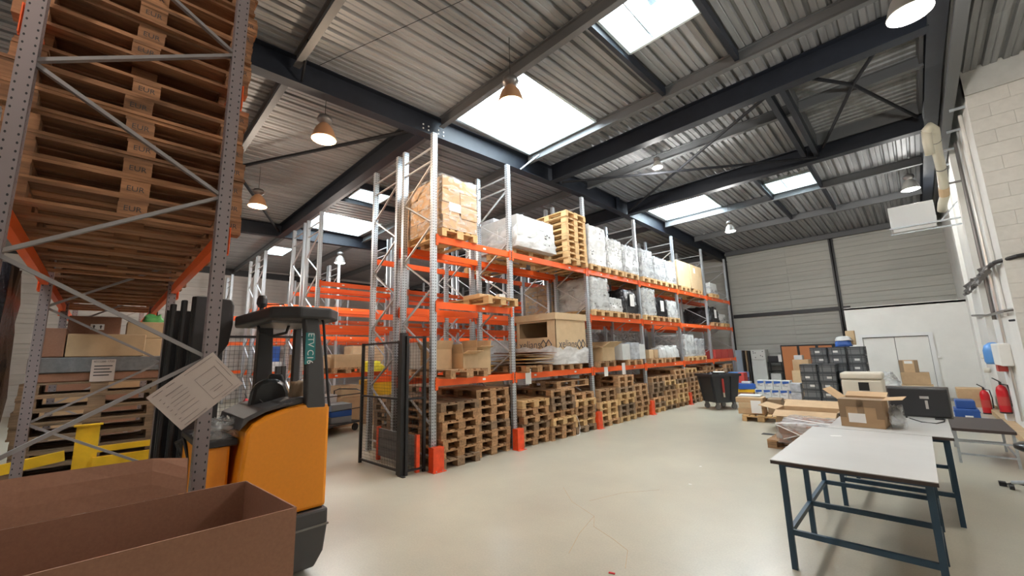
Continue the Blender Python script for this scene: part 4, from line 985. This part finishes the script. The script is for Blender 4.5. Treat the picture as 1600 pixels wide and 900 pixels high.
# ------------------------------------------------------------------ lamps
LAMPN = 0
for (x, y, z, col, pw, lb) in LAMPS:
    t = thing('pendant_lamp', lb, 'lamp', (x, y, z), 0, 'pendant lamps below the roof'); K = .5 if abs(y-8.98) < .01 else .65 if abs(y-13.75) < .01 else .82; warm = col[2] < .5
    sh = MB().lathe([(.235, 0), (.24, .015), (.225, .05), (.20, .15), (.165, .24), (.115, .31), (.085, .34)], n=32)
    o_ = smooth(ob('lamp_shade', sh.mesh('lamp_shade', False), 'glowshade' if warm else 'lampshade', t)); so = o_.modifiers.new('thick', 'SOLIDIFY'); so.thickness = .004
    smooth(ob('ballast_housing', MB().lathe([(.06, .33), (.085, .35), (.14, .40), (.15, .44), (.13, .50), (.07, .53), (.03, .55), (0, .55)], n=24), 'lampmetal', t))
    top = (dz(y)+.01-z)/K
    ob('suspension', MB().tube([(0, 0, .55), (0, 0, top)], .006, 6).tube([(-.03, 0, .57), (.03, 0, .57)], .01, 6), 'black', t)
    key = 'bulb%s' % str(col)
    if key not in M: M[key] = P('lamp_glow', col, .5, 0, emit=(col, 2.0 if col[2] < .5 else 5))
    gm = MB().lathe([(.0, .045), (.1, .05), (.19, .065), (.205, .075)], n=24)
    smooth(ob('lamp_glass', gm.mesh('lamp_glass', False), key, t))
    ld = bpy.data.lights.new('lamp_light', 'POINT'); ld.energy = pw*(.62 if col[2] < .7 else .85); ld.color = tuple(c**.45 for c in col); ld.shadow_soft_size = .12
    lo = bpy.data.objects.new('lamp_light', ld); COL.objects.link(lo); lo.parent = t; lo.location = (0, 0, -.10); t.scale = (K, K, K)

# ------------------------------------------------------------------ right side: tables
def bench(label, x0, x1, y0, y1, h, legs, xrail=True):
    t = thing('work_table', label, 'table', ((x0+x1)/2, y0, 0)); a = (x1-x0)/2; L_ = y1-y0
    o_ = ob('table_top', MB().b2(-a, a, 0, L_, h-.006, h), 'laminate', t)
    ob('top_edge', MB().b2(-a, a, 0, L_, h-.03, h-.0062), 'edge', t)
    lg = .04
    for y in legs:
        for s in (-1, 1): ob('leg', MB().b2(s*(a-.05)-lg/2, s*(a-.05)+lg/2, y-lg/2, y+lg/2, 0, h-.03), 'bluelegs', t)
        ob('cross_rail', MB().b2(-a+.05, a-.05, y-.015, y+.015, .26, .30), 'bluelegs', t)
        ob('top_rail', MB().b2(-a+.03, a-.03, y-.015, y+.015, h-.07, h-.03), 'bluelegs', t)
    ob('side_rail', MB().b2(-a+.035, -a+.065, legs[0], legs[-1], .26, .30), 'bluelegs', t)
    ob('side_rail', MB().b2(a-.065, a-.035, legs[0], legs[-1], .26, .30), 'bluelegs', t)
    return t
bench('nearest grey topped work table with dark blue steel legs', -.99, -.03, 3.95, 5.85, .85, [.14, .98, 1.82])
bench('second work table behind the nearest one, carrying carton and black screen', -.86, .12, 5.90, 7.45, .845, [.12, 1.42])
tag(bx('paper_slip', (-.72, 5.35, .8513), (.10, .05, .002), 'paper', None, .5), 'small white paper slip on the nearest table', 'paper')
oc = open_carton('opened brown carton taped shut at one side on the second table', (-.55, 6.3, .846), (.38, .42, .30), -.06, 'card', ((0, 6), (0, 14), (0, 40), (0, None)), cat='box')
ob('tape_top', MB().b2(-.19, .19, -.208, .0, .297, .303), 'foam', oc)
ob('tape', MB().b2(-.192, .192, -.213, -.2115, .22, .30).b2(-.03, .03, -.213, -.2115, .14, .3).b2(-.192, -.13, -.2125, -.211, .1, .3).b2(.13, .192, -.2125, -.211, .1, .3), 'foam', oc)
bx('shipping_label', (-.04, -.2125, .1), (.15, .003, .1), 'paper', oc)
tag(smooth(ob('plastic_wrap', wrapmesh((.12, .2, .22), 5, .02, .3, 6), 'filmh', None, (-.28, 6.35, .846))), 'crumpled clear plastic hanging out of the opened carton', 'plastic')
tv = thing('screen', 'large black screen seen from behind on the second table', 'screen', (-.10, 7.2, .846), -.03)
bevel(ob('screen_back', MB().b2(-.27, .27, -.02, .03, .02, .37), 'blackplastic', tv), .03, 3)
bevel(ob('screen_rim', MB().b2(-.28, .28, .03, .05, .01, .385), 'lampmetal', tv), .03, 3)
ob('sticker', MB().b2(.02, .10, -.024, -.021, .24, .27).b2(.06, .085, -.024, -.021, .12, .22), 'lampshade', tv)
ob('screen_foot', MB().b2(-.2, -.12, -.03, .1, -.0, .02).b2(.12, .2, -.03, .1, 0, .02), 'blackplastic', tv)
tag(ob('screen_cable', MB().tube([(-.2, 7.1, .853), (-.1, 6.85, .851), (.02, 6.8, .851), (.09, 7.0, .851), (.1, 7.15, .86)], .006, 6), 'black'), 'black cable on the second table before the screen', 'cable')
pr_ = thing('printer', 'beige office printer behind the opened carton', 'printer', (-.68, 8.25, .75), 0)
bevel(ob('printer_body', MB().b2(-.24, .24, -.2, .25, .0, .5), 'beige', pr_), .03, 3)
bevel(ob('printer_lid', MB().b2(-.245, .245, -.21, .25, .5, .60), 'beige', pr_), .03, 3)
ob('output_slot', MB().b2(-.04, .08, -.203, -.2, .34, .46), 'black', pr_)
tag(ob('printer_stand', MB().b2(-1.0, -.35, 7.95, 8.6, .71, .75).b2(-.98, -.94, 7.97, 8.01, 0, .71).b2(-.41, -.37, 7.97, 8.01, 0, .71).b2(-.98, -.94, 8.54, 8.58, 0, .71).b2(-.41, -.37, 8.54, 8.58, 0, .71), 'truckdark'), 'small dark table under the beige printer', 'table')
# low bench and floor shelf by wall
lb_ = thing('low_bench', 'low black topped steel bench beside the right wall', 'bench', (.48, 9.1, 0))
ob('bench_top', MB().b2(-.3, .32, 0, 1.4, .46, .5), 'edge', lb_)
for x in (-.27, .29):
    for y in (.05, 1.35): ob('leg', MB().b2(x-.015, x+.015, y-.015, y+.015, 0, .46), 'galv', lb_)
for z in (.12, .30):
    for yy in (.05, 1.35): ob('rail', MB().b2(-.27, .29, yy-.01, yy+.01, z, z+.025), 'galv', lb_)
ob('side_rail', MB().b2(.28, .30, .05, 1.35, .12, .145), 'galv', lb_)
# stool at right edge
sl = thing('office_stool', 'black office chair with chrome base cut by the right picture edge', 'chair', (.86, 7.85, 0))
smooth(ob('seat', MB().lathe([(0, .46), (.17, .46), (.22, .49), (.22, .53), (.17, .56), (0, .565)], n=28), 'seat', sl))
ob('gas_column', MB().tube([(0, 0, .12), (0, 0, .47)], .028, 12), 'lampmetal', sl)
for k in range(5):
    a = math.radians(36+72*k); x, y = math.cos(a)*.3, math.sin(a)*.3
    lg_ = ob('base_arm', MB().tube([(0, 0, .13), (x, y, .085)], [.03, .018], 8), 'galv', sl)
    ob('castor', MB().tube([(x-.02, y, .03), (x+.02, y, .03)], .03, 12), 'black', sl)
tag(ob('floor_cable', MB().tube([(1.02, 8.2, .008), (.8, 8.05, .008), (.62, 8.2, .008), (.5, 7.98, .02)], .01, 6).b2(.47, .53, 7.95, 8.03, .005, .05), 'black'), 'black power plug and cable on the floor by the chair', 'cable')

# ------------------------------------------------------------------ right side: goods on the floor
pallet((-3.0, 11.95, 0), 'wooden pallet under brown cartons, closest one on the open floor', .12+R90, 'wood_new', True)
for k, (dx, dy, z, s, mt, lb) in enumerate(((-.2, -.1, 0, (.55, .62, .14), 'card', 'flat brown carton at the bottom of the floor pallet'), (-.2, -.12, .142, (.5, .58, .13), 'card_pale', 'flat pale carton in the middle of the floor pallet'), (-.22, -.1, .274, (.6, .5, .12), 'card', 'flat brown carton on top of the floor pallet'), (.28, .1, 0, (.3, .5, .36), 'foam', 'film-wrapped brown bundle at the right of the floor pallet'), (-.25, .0, .396, (.5, .4, .04), 'white', 'white sheet pack on top of the floor pallet cartons'))):
    tag(rbox('carton', (-3.0+dx, 11.9+dy, .146+z+s[2]/2), s, mt, None, .1), lb, 'box')
tag(bx('taped_sheet', (-3.02, 11.43, .34), (.22, .004, .30), 'paper', None, .1), 'white printed sheet on the floor pallet cartons', 'paper')
# open crate carton
pallet((-1.85, 10.75, 0), 'wooden pallet under the wide open carton', R90, 'wood')
open_carton('wide open brown carton with spread flaps behind the tables', (-1.85, 10.75, .145), (1.05, .75, .3), 0, 'card', ((0, 15), (0, 20), (0, 12), (0, -15)))
load('film-wrapped bundles of brown packs beside the nearest table', (-1.55, 8.95, 0), (.75, 1.1, .30), 2, 3, 2, 'card_dark', 'filmh', pal='wood', plabel='pallet under the film-wrapped bundles beside the nearest table', amp=.02)
bd = MB()
for a, b in (((-.4, -.58, .3), (.4, -.2, .3)), ((-.4, .1, .31), (.4, -.4, .31)), ((.39, -.55, .02), (.39, .5, .3)), ((-.395, -.575, .28), (.2, -.575, .02)), ((-.3, -.578, .05), (.39, -.578, .29))): bd.bar(a, b, .05, .004)
tag(ob('white_strapping', bd, 'paper', None, (-1.55, 8.95, .165)), 'white tape strapping around the film-wrapped bundles', 'tape')
tag(bx('dark_mat', (-2.42, 9.86, .004), (.26, .16, .006), 'black'), 'small dark plate lying on the floor', 'plate')
# toner boxes
pallet((-3.45, 15.95, 0), 'wooden pallet under the white printed boxes', 0, 'wood')
pallet((-3.45+.0, 15.95+.82, 0), 'second pallet behind, under the white printed boxes', 0, 'wood') if False else None
k = 0
for r in range(2):
    for i in range(5 if r == 0 else 4):
        lb = 'white box with blue print, %s row, %s' % (['lower', 'upper'][r], ['leftmost', 'second from left', 'middle', 'fourth from left', 'rightmost'][i])
        b_ = tag(rbox('printed_box', (-3.95+i*.235+r*.08, 15.66, .145+.14+r*.285), (.225, .4, .28), 'white', None, 0, .004), lb, 'box', 'white printed boxes on the floor pallet')
        pm = MB().prism([(-.09, .03), (.09, .06), (.09, .12), (-.09, .12)], -.2015, -.2, 'y'); ob('blue_print', pm, 'blue', b_)
        ob('print_line', MB().b2(-.09, -.02, -.2015, -.2, .0, .015).b2(-.09, .05, -.2015, -.2, -.04, -.03), 'print', b_)
for k in range(2): tag(rbox('white_carton', (-2.78, 14.9, .16+.27*k+.13), (.26, .3, .26), 'greyload'), ['lower pale carton beside the grey crates', 'upper pale carton beside the grey crates'][k], 'box')
pallet((-2.85, 15.0, 0.0), 'wooden pallet under the two pale cartons beside the grey crates', R90, 'wood')
tag(smooth(rbox('brown_carton', (-3.2, 18.6, .9+.2), (.5, .5, .4), 'card')), 'brown carton standing before the orange-brown cabinets', 'box')
tag(rbox('carton_stand', (-3.2, 18.6, .45), (.6, .6, .9), 'card_pale'), 'tall pale carton under the brown carton by the cabinets', 'box')
tag(rbox('white_carton', (-3.25, 18.5, 1.3+.08), (.26, .3, .16), 'white'), 'small white carton on the brown carton by the cabinets', 'box')
# grey crates
def crate_mesh(w_, d_, h_):
    m = MB(); t = .016
    m.b2(-w_/2+t, w_/2-t, -d_/2+t, -d_/2+2*t, 0, h_).b2(-w_/2+t, w_/2-t, d_/2-2*t, d_/2-t, 0, h_).b2(-w_/2+t, -w_/2+2*t, -d_/2+t, d_/2-t, 0, h_).b2(w_/2-2*t, w_/2-t, -d_/2+t, d_/2-t, 0, h_).b2(-w_/2+t, w_/2-t, -d_/2+t, d_/2-t, 0, .012)
    return m
cw, cd_, ch = .385, .585, .225
cme = crate_mesh(cw, cd_, ch).mesh('crate_body'); cme.materials.append(M['crate_in'])
rim = MB()
for z0, z1 in ((ch-.034, ch), (ch-.075, ch-.058), (0, .022)):
    rim.b2(-cw/2, cw/2, -cd_/2, -cd_/2+.014, z0, z1).b2(-cw/2, cw/2, cd_/2-.014, cd_/2, z0, z1).b2(-cw/2, -cw/2+.014, -cd_/2, cd_/2, z0, z1).b2(cw/2-.014, cw/2, -cd_/2, cd_/2, z0, z1)
rme = rim.mesh('crate_rim'); rme.materials.append(M['crate'])
rib = MB()
for x in (-.19, -.1, .1, .19): rib.b2(x-.006, x+.006, -cd_/2, -cd_/2+.012, 0, ch)
for y in (-.28, -.1, .1, .28): rib.b2(cw/2-.012, cw/2, y-.006, y+.006, 0, ch)
ribme = rib.mesh('crate_rib'); ribme.materials.append(M['crate'])
clab = MB().b2(-.055, .055, -.003, 0, -.028, .028).mesh('crate_label'); clab.materials.append(M['paper'])
def crate_col(x, y, n, words, z0=.0):
    for i in range(n):
        t = thing('stacking_crate', 'grey stacking crate, %s in the %s' % (ordn(i, n), words), 'crate', (x+random.uniform(-.004, .004), y+random.uniform(-.008, .008), z0+i*(ch+.004)), random.uniform(-.01, .01), 'grey stacking crates beside the tables')
        ob('crate_body', cme, None, t); ob('crate_rim', rme, None, t); ob('crate_rib', ribme, None, t)
        if random.random() < .6: ob('crate_label', clab, None, t, (random.uniform(-.05, .05), -cd_/2+.01, .1))
for k, x in enumerate((-2.28, -1.87)): crate_col(x, 14.3, 5, ['front left column of the crate block', 'front right column of the crate block'][k], .13)
for k, x in enumerate((-2.10, -1.68, -1.26)): crate_col(x, 15.0, 7, ['rear left column of the crate block', 'rear middle column of the crate block', 'rear right column of the crate block'][k], .13)
crate_col(-1.42, 14.3, 4, 'low front column right of the others', .13)
for k, x in enumerate((-2.2, -1.4)): tag(ob('crate_dolly', MB().b2(x-.39, x+.39, 13.98, 15.32, .08, .125), 'black'), ['left black dolly under the grey crates', 'right black dolly under the grey crates'][k], 'dolly')
tag(smooth(ob('blue_bag', wrapmesh((.36, .3, .16), 5, .015, .15, 8), 'blue', None, (-1.52, 15.0, 1.74))), 'blue and white bag on the highest crates', 'bag')
tag(smooth(ob('white_bag', wrapmesh((.36, .3, .11), 5, .02, .3, 18), 'white', None, (-1.5, 15.0, 1.905))), 'white bag on top of the blue bag on the crates', 'bag')
tag(rbox('orange_carton', (-1.35, 15.1, 1.72+.26), (.2, .2, .4), 'card_pale'), 'small orange-brown carton behind the bags on the crates', 'box')
# cartons by the door
cart('wide brown carton before the double door, lower one', (-.2, 17.5, .55), (.62, .4, .36), 'card'); cart('brown carton support under the wide carton by the door', (-.2, 17.5, 0), (.7, .5, .548), 'card_pale')
o_ = cart('taped brown carton before the double door, upper one', (-.3, 17.5, .912), (.42, .36, .36), 'card'); ob('tape', MB().b2(-.21, -.12, -.183, -.181, -.18, .18).b2(.12, .21, -.183, -.181, -.18, .18), 'foam', o_); bx('label', (0, -.182, .12), (.18, .003, .08), 'paper', o_)
tag(smooth(ob('clear_bag', wrapmesh((.7, .5, .5), 7, .04, .4, 21), 'filmh', None, (-.75, 13.0, .6))), 'clear plastic bag heap behind the printer', 'bag')
tag(rbox('pale_carton', (-.75, 13.0, .3), (.8, .7, .598), 'white'), 'pale carton under the clear plastic bag heap', 'box')
# blue crate, cartons, extinguishers
bc_ = thing('blue_crate', 'blue plastic crate holding plastic film by the right wall', 'crate', (.55, 13.7, .10))
bevel(ob('crate_body', MB().b2(-.19, .19, -.25, .25, 0, .22).b2(-.15, .15, -.2, .2, .22, .40), 'blue', bc_), .02); ob('crate_rib', MB().b2(-.2, .2, -.26, -.25, .16, .18), 'blue', bc_)
for xx in (-.09, .09): ob('crate_rib', MB().b2(xx-.01, xx+.01, -.26, -.25, 0, .16), 'blue', bc_); bx('crate_label', (.02, -.262, .06), (.12, .003, .05), 'paper', bc_)
tag(rbox('crate_support', (.58, 13.75, .05), (.6, .7, .098), 'white'), 'flat pale carton under the blue crate', 'box')
cart('brown carton behind the red extinguisher, lower one', (.82, 15.9, .14), (.5, .5, .2), 'card'); cart('brown carton behind the red extinguisher, upper one', (.78, 15.9, .342), (.5, .5, .26), 'card'); cart('pale flat carton under the brown cartons by the extinguisher', (.82, 15.9, 0), (.6, .6, .138), 'white')
def extinguisher(label, x, y, z, s=1, r=.085):
    t = thing('fire_extinguisher', label, 'fire extinguisher', (x, y, z))
    smooth(ob('cylinder', MB().lathe([(0, 0), (r*.9, 0), (r, .02), (r, .46), (r*.8, .53), (r*.35, .57), (.02, .58), (0, .58)], n=20), 'red', t))
    ob('base_ring', MB().lathe([(r*1.02, 0), (r*1.04, .03), (r*.9, .035)], n=20), 'black', t)
    ob('valve', MB().tube([(0, 0, .57), (0, 0, .64)], .02, 8).bar((0, 0, .64), (-.10, -.02, .72), .02), 'black', t)
    ob('hose', MB().tube([(.0, -.02, .60), (.09, -.06, .58), (.11, -.07, .4), (.1, -.06, .15)], .012, 6), 'black', t)
    ob('label', MB().lathe([(r+.001, .16), (r+.001, .34)], n=20), 'redlabel', t)
    return t
extinguisher('red fire extinguisher standing before the brown cartons', .99, 15.6, .0)
extinguisher('red fire extinguisher hung on the white wall, nearer one', 1.1, 13.4, .28)
extinguisher('small red fire extinguisher far left behind the truck seat', -16.0, 3.5, 0)
wd_ = thing('wall_dispenser', 'blue and clear wall dispenser with white shelf above the extinguisher', 'dispenser', (XR-.1, 12.6, 1.3))
smooth(ob('blue_bottle', MB().lathe([(0, 0), (.13, 0), (.15, .05), (.15, .28), (.12, .38), (.05, .44), (0, .45)], (-.02, .45, 0), 20), 'bluelt', wd_))
bevel(ob('housing', MB().b2(-.06, .1, -.75, .25, .0, .42), 'whitewall', wd_), .02)
ob('red_plate', MB().b2(-.03, .1, .2, .5, -.14, -.02), 'redlabel', wd_)
for k in range(2): tag(smooth(ob('sensor_horn', MB().lathe([(0, 0), (.05, 0), (.06, .03), (.06, .12), (0, .13)], n=16), 'beige', None, (XR-.08, 15.6, 1.0+k*.34))), ['upper cream wall sounder', 'lower cream wall sounder'][1-k]+' left of the blue dispenser', 'sounder')

# wheeled bin
wb = thing('wheeled_bin', 'large black four-wheeled bin with a red sticker near the racks', 'bin', (-4.48, 13.35, 0), -.62)
a0, b0, a1, b1 = .32, .34, .38, .46
m = MB(); z0, z1 = .2, 1.02
m.v = [(-a0, -b0, z0), (a0, -b0, z0), (a0, b0, z0), (-a0, b0, z0), (-a1, -b1, z1), (a1, -b1, z1), (a1, b1, z1), (-a1, b1, z1), (-a1+.03, -b1+.03, z1), (a1-.03, -b1+.03, z1), (a1-.03, b1-.03, z1), (-a1+.03, b1-.03, z1), (-a0+.03, -b0+.03, .5), (a0-.03, -b0+.03, .5), (a0-.03, b0-.03, .5), (-a0+.03, b0-.03, .5)]
m.f = [(3, 2, 1, 0), (0, 1, 5, 4), (1, 2, 6, 5), (2, 3, 7, 6), (3, 0, 4, 7), (4, 5, 9, 8), (5, 6, 10, 9), (6, 7, 11, 10), (7, 4, 8, 11), (8, 9, 13, 12), (9, 10, 14, 13), (10, 11, 15, 14), (11, 8, 12, 15), (12, 13, 14, 15)]
bevel(ob('bin_body', m, 'blackplastic', wb), .02)
ob('bin_rim', MB().b2(-a1-.03, a1+.03, -b1-.03, -b1+.02, z1-.06, z1+.01).b2(-a1-.03, a1+.03, b1-.02, b1+.03, z1-.06, z1+.01).b2(-a1-.03, -a1+.02, -b1, b1, z1-.06, z1+.01).b2(a1-.02, a1+.03, -b1, b1, z1-.06, z1+.01), 'blackplastic', wb)
ob('rib', MB().bar((a0+.01, .12, .25), (a1+.01, .16, .95), .03, .03).bar((-.24, -b0-.01, .25), (-.29, -b1-.01, .95), .03).bar((.24, -b0-.01, .25), (.29, -b1-.01, .95), .03), 'blackplastic', wb)
ob('sticker', MB().bar((a0+.026, -.12, .50), (a0+.056, -.14, .90), .13, .02, R90), 'redlabel', wb)
ob('sticker_foot', MB().bar((a0+.016, -.11, .37), (a0+.026, -.12, .50), .11, .02, R90), 'beige', wb)
for x in (-.25, .25):
    for y in (-.27, .27):
        ob('castor', MB().tube([(x-.025, y, .08), (x+.025, y, .08)], .08, 16).b2(x-.035, x+.035, y-.04, y+.04, .15, .2).b2(x+.03, x+.036, y-.02, y+.02, .06, .2), 'lampmetal', wb)
tag(smooth(ob('rubbish_bag', wrapmesh((.5, .56, .16), 6, .03, .3, 31), 'blackbag', None, (-4.48, 13.35, .90))), 'black rubbish bag heaped in the wheeled bin', 'bag')
tag(rbox('white_paper_pile', (-4.40, 13.25, 1.08), (.3, .25, .03), 'paper', None, .4), 'white paper on the rubbish in the wheeled bin', 'paper')
# behind the bin
for k in range(3): tag(rbox('blue_crate', (-5.0, 17.2, .35+k*.22), (.6, .42, .2), 'bluelt' if k == 2 else 'blue'), 'blue crate behind the wheeled bin, %s of its stack' % ordn(k, 3), 'crate')
tag(rbox('dark_carton', (-5.0, 17.2, .12), (.7, .5, .24), 'card_dark'), 'dark carton under the blue crates behind the bin', 'box')
tag(rbox('red_carton', (-4.7, 16.6, .45), (.2, .4, .9), 'redlabel'), 'tall dark red carton between bin and blue bundle', 'box')
for k, (mt, s) in enumerate((('card_dark', (.55, .5, .16)), ('yellow', (.5, .45, .1)), ('blue', (.52, .5, .18)))): tag(rbox('bundle', (-4.45, 15.95, [.2, .33, .47][k]+.0), s, mt, None, .2*k), ['dark bundle at the bottom right of the bin', 'yellow pack in the middle right of the bin', 'blue bundle on top right of the bin'][k], 'bundle')
pallet((-4.70, 16.0, -.0), 'small pallet under the bundles right of the bin', 0, 'wood')
tag(rbox('white_pack', (-4.4, 15.9, .60), (.28, .2, .07), 'white'), 'white pack on the blue bundle right of the bin', 'box')
tag(rbox('leaning_sheet', (-6.02+.0, 20.75, .85), (.42, .06, 1.7), 'panelblue'), 'tall pale blue panel leaning at the back wall', 'panel')
for k in range(3): tag(rbox('leaning_board', (-5.70+k*.11, 20.72, .84), (.08, .3, 1.68-.02*k), ['black', 'foam', 'blackplastic'][k]), ['black board left of the white cabinet', 'brown board left of the white cabinet, middle one', 'dark board touching the white cabinet'][k], 'board')
fr = thing('white_cabinet', 'white enamel fridge-like cabinet with magnets against the back wall', 'cabinet', (-5.07, 20.7, 0))
bevel(ob('cabinet_body', MB().b2(-.28, .28, -.25, .3, .03, 1.70), 'fridge', fr), .015)
bevel(ob('freezer_door', MB().b2(-.28, .28, -.30, -.255, 1.27, 1.69), 'fridge', fr), .012); bevel(ob('door', MB().b2(-.28, .28, -.30, -.255, .06, 1.25), 'fridge', fr), .012)
mg = MB()
for k in range(7): x, z = random.uniform(-.2, .2), random.uniform(1.35, 1.62); mg.b2(x-.02, x+.02, -.306, -.301, z-.02, z+.02)
ob('magnet', mg, 'logo', fr); ob('handle', MB().b2(-.25, -.23, -.33, -.305, 1.0, 1.2), 'galv', fr)
ws = thing('back_shelf', 'black metal shelf unit between white cabinet and brown cabinets', 'shelf', (-4.5, 20.7, 0))
for z in (.3, .75, 1.12): ob('shelf_board', MB().b2(-.27, .27, -.2, .25, z, z+.03), 'black', ws)
for x in (-.25, .25):
    for y in (-.18, .23): ob('post', MB().b2(x-.015, x+.015, y-.015, y+.015, 0, 1.15), 'black', ws)
tag(rbox('monitor', (-4.55, 20.65, 1.15+.13), (.4, .1, .26), 'blackplastic'), 'small black monitor on the back shelf', 'monitor'); tag(bx('white_card', (-4.28, 20.5, 1.15+.16), (.12, .01, .3), 'paper'), 'white card standing beside the small monitor', 'paper')
tag(rbox('white_bin', (-4.5, 20.6, .335+.17), (.38, .26, .33), 'white'), 'white carton on the low shelf at the back wall', 'box')
tb = thing('tambour_cabinet', 'wide dark cabinet with three orange-brown shutters at the back wall', 'cabinet', (-3.3, 20.75, 0))
bevel(ob('cabinet_body', MB().b2(-.92, .92, -.22, .35, 0, 1.86), 'black', tb), .01)
for k, x in enumerate((-.6, .03, .62)):
    wd2 = .27 if k < 2 else .22; sh = ob('shutter', MB().b2(x-wd2, x+wd2, -.235, -.222, .06, 1.80), 'tambour', tb)
tag(rbox('black_box_row', (-2.1, 20.6, 1.72), (.5, .3, .12), 'black'), 'black strip above the crates by the back column', 'box')
tag(ob('black_side_cabinet', MB().b2(-2.38, -1.85, 20.5, 21.0, 0, 1.655), 'black'), 'black narrow cabinet beside the orange-brown shutters', 'cabinet')

# heater, flue, pipes on right wall
ht = thing('unit_heater', 'white box heater hung on a bracket high on the right wall', 'heater', (.32, 14.4, 4.62))
bevel(ob('heater_case', MB().b2(-.42, .42, -.15, .75, .12, .68), 'heater', ht), .01)
ob('air_outlet', MB().b2(-.38, .40, -.17, -.0, .0, .12), 'heater', ht)
ob('bracket', MB().bar((-.45, -.19, .10), (.88, -.19, .10), .04).bar((-.45, .6, .10), (.88, .6, .10), .04).bar((.5, -.19, .12), (.88, -.19, .6), .03).bar((-.42, -.20, -.06), (.88, -.20, -.06), .02), 'galv', ht)
fu = thing('flue_pipe', 'cream flue pipe bending down beside the right wall to the heater', 'pipe', (.85, 13.0, 5.3))
smooth(ob('pipe', MB().tube([(-.17, -1.9, .60), (-.12, -1.95, .66), (-.06, -1.8, .62), (-.02, -.95, .48), (.03, -.3, .28), (.04, .1, .0), (.04, .4, -.2), (.0, .62, -.3), (-.02, .8, -.42)], .085, 16), 'cream', fu))
smooth(ob('second_pipe', MB().tube([(-.17, -1.9, .62), (-.18, -1.8, .42), (-.17, -1.65, .2)], .075, 14), 'cream', fu))
ob('elbow_band', MB().tube([(.04, .16, -.04), (.04, .36, -.175)], .09, 16), 'card_pale', fu)
for (a, b) in (((-.04, -1.4, .56), (-.039, -1.38, .557)), ((.03, -.3, .28), (.031, -.28, .27))): ob('pipe_collar', MB().tube([a, b], .095, 16), 'lampmetal', fu)
ob('pipe_bracket', MB().bar((.04, .1, .0), (.345, .1, .0), .04), 'lampmetal', fu)
ctm = thing('cable_tray', 'long perforated grey cable tray running along the top of the right wall', 'cable tray', (1.0, 11, 6.1))
sl_ = MB(); tr_ = MB().b2(-.07, -.055, -4.4, 3.4, -.03, .05).b2(.055, .07, -4.4, 3.4, -.03, .05).b2(-.055, .055, -4.4, 3.4, -.03, -.02)
ob('tray_channel', tr_, 'brownsteel', ctm)
for k in range(22): ob('tray_rung', boxmesh((.11, .05, .012), 'galv'), None, ctm, (0, -4.2+k*.35, .0))
for k in range(4): ob('tray_bracket', boxmesh((.2, .04, .04), 'galv'), None, ctm, (.10, -.2+k*1.1, -.05))
def pipes(label, pts, r, mat='lampmetal', name='wall_pipe'): return tag(ob(name, MB().tube(pts, r, 8), mat), label, 'pipe')
for k in range(4):
    y = 11.3+k*.75; pipes(['white conduit nearest the masonry corner', 'second white conduit on the right wall', 'third grey conduit on the right wall', 'fourth white conduit below the cable tray'][k], [(XR-.035, y, .3 if k % 2 else 2.2), (XR-.035, y, 6.1)], .022 if k % 2 else .03, ['whitewall', 'lampshade', 'lampmetal', 'whitewall'][k])
tag(ob('wall_pilaster', MB().b2(XR-.10, XR, 13.5, 13.85, .12, 6.3), 'whitewall'), 'white pilaster on the right wall behind the conduits', 'pilaster')
tag(ob('wall_pilaster', MB().b2(XR-.08, XR, 16.6, 16.9, .12, 6.3), 'whitewall'), 'white pilaster on the right wall near the partition', 'pilaster')
pipes('dark insulated pipe clipped along the masonry face, upper one', [(2.6, 10.54, 3.28), (1.9, 10.54, 3.2), (1.35, 10.54, 3.14), (1.12, 10.7, 3.1), (1.08, 12, 3.12), (1.08, 14, 3.0), (1.08, 16, 3.1)], .035, 'black')
pipes('grey pipe below the insulated one on the masonry face', [(2.6, 10.55, 2.38), (1.4, 10.55, 2.3), (1.12, 10.75, 2.27), (1.1, 13, 2.3), (1.1, 16, 2.45)], .025)
pipes('dark thin pipe lowest on the masonry face', [(2.6, 10.56, 2.2), (1.5, 10.56, 2.12), (1.14, 10.8, 2.1)], .018, 'black')
vm = MB()
for k in range(9): y = 11.2+k*.55; vm.tube([(1.0, y, 3.0+.12*math.sin(k*2)), (1.14, y, 3.15+.1*math.sin(k*3))], .035, 8); vm.tube([(1.06, y-.12, 3.0), (1.06, y+.12, 3.08)], .045, 8)
tag(ob('valve_group', vm, 'lampmetal'), 'cluster of grey valves and joints on the wall pipes', 'valves')
# floor scraps
for k, (x, y) in enumerate(((-2.39, 5.66), (-1.0, 5.27), (-2.6, 6.6))): tag(bx('paper_scrap', (x, y, .003), (.04, .03, .003), 'paper', None, k), ['white scrap on the floor between rack and table', 'white scrap under the nearest table', 'white scrap farther out on the floor'][k], 'scrap')
tag(bx('red_scrap', (-1.99, 3.06, .004), (.05, .02, .004), 'red', None, .3), 'tiny red scrap at the bottom picture edge', 'scrap')
tag(ob('white_strap', MB().tube([(-5.55, 7.5, .42), (-5.5, 7.52, .3), (-5.53, 7.6, .15), (-5.48, 7.5, .01), (-5.45, 7.35, .008)], .006, 5), 'paper'), 'loose white strap hanging from the fifth pallet stack', 'strap')
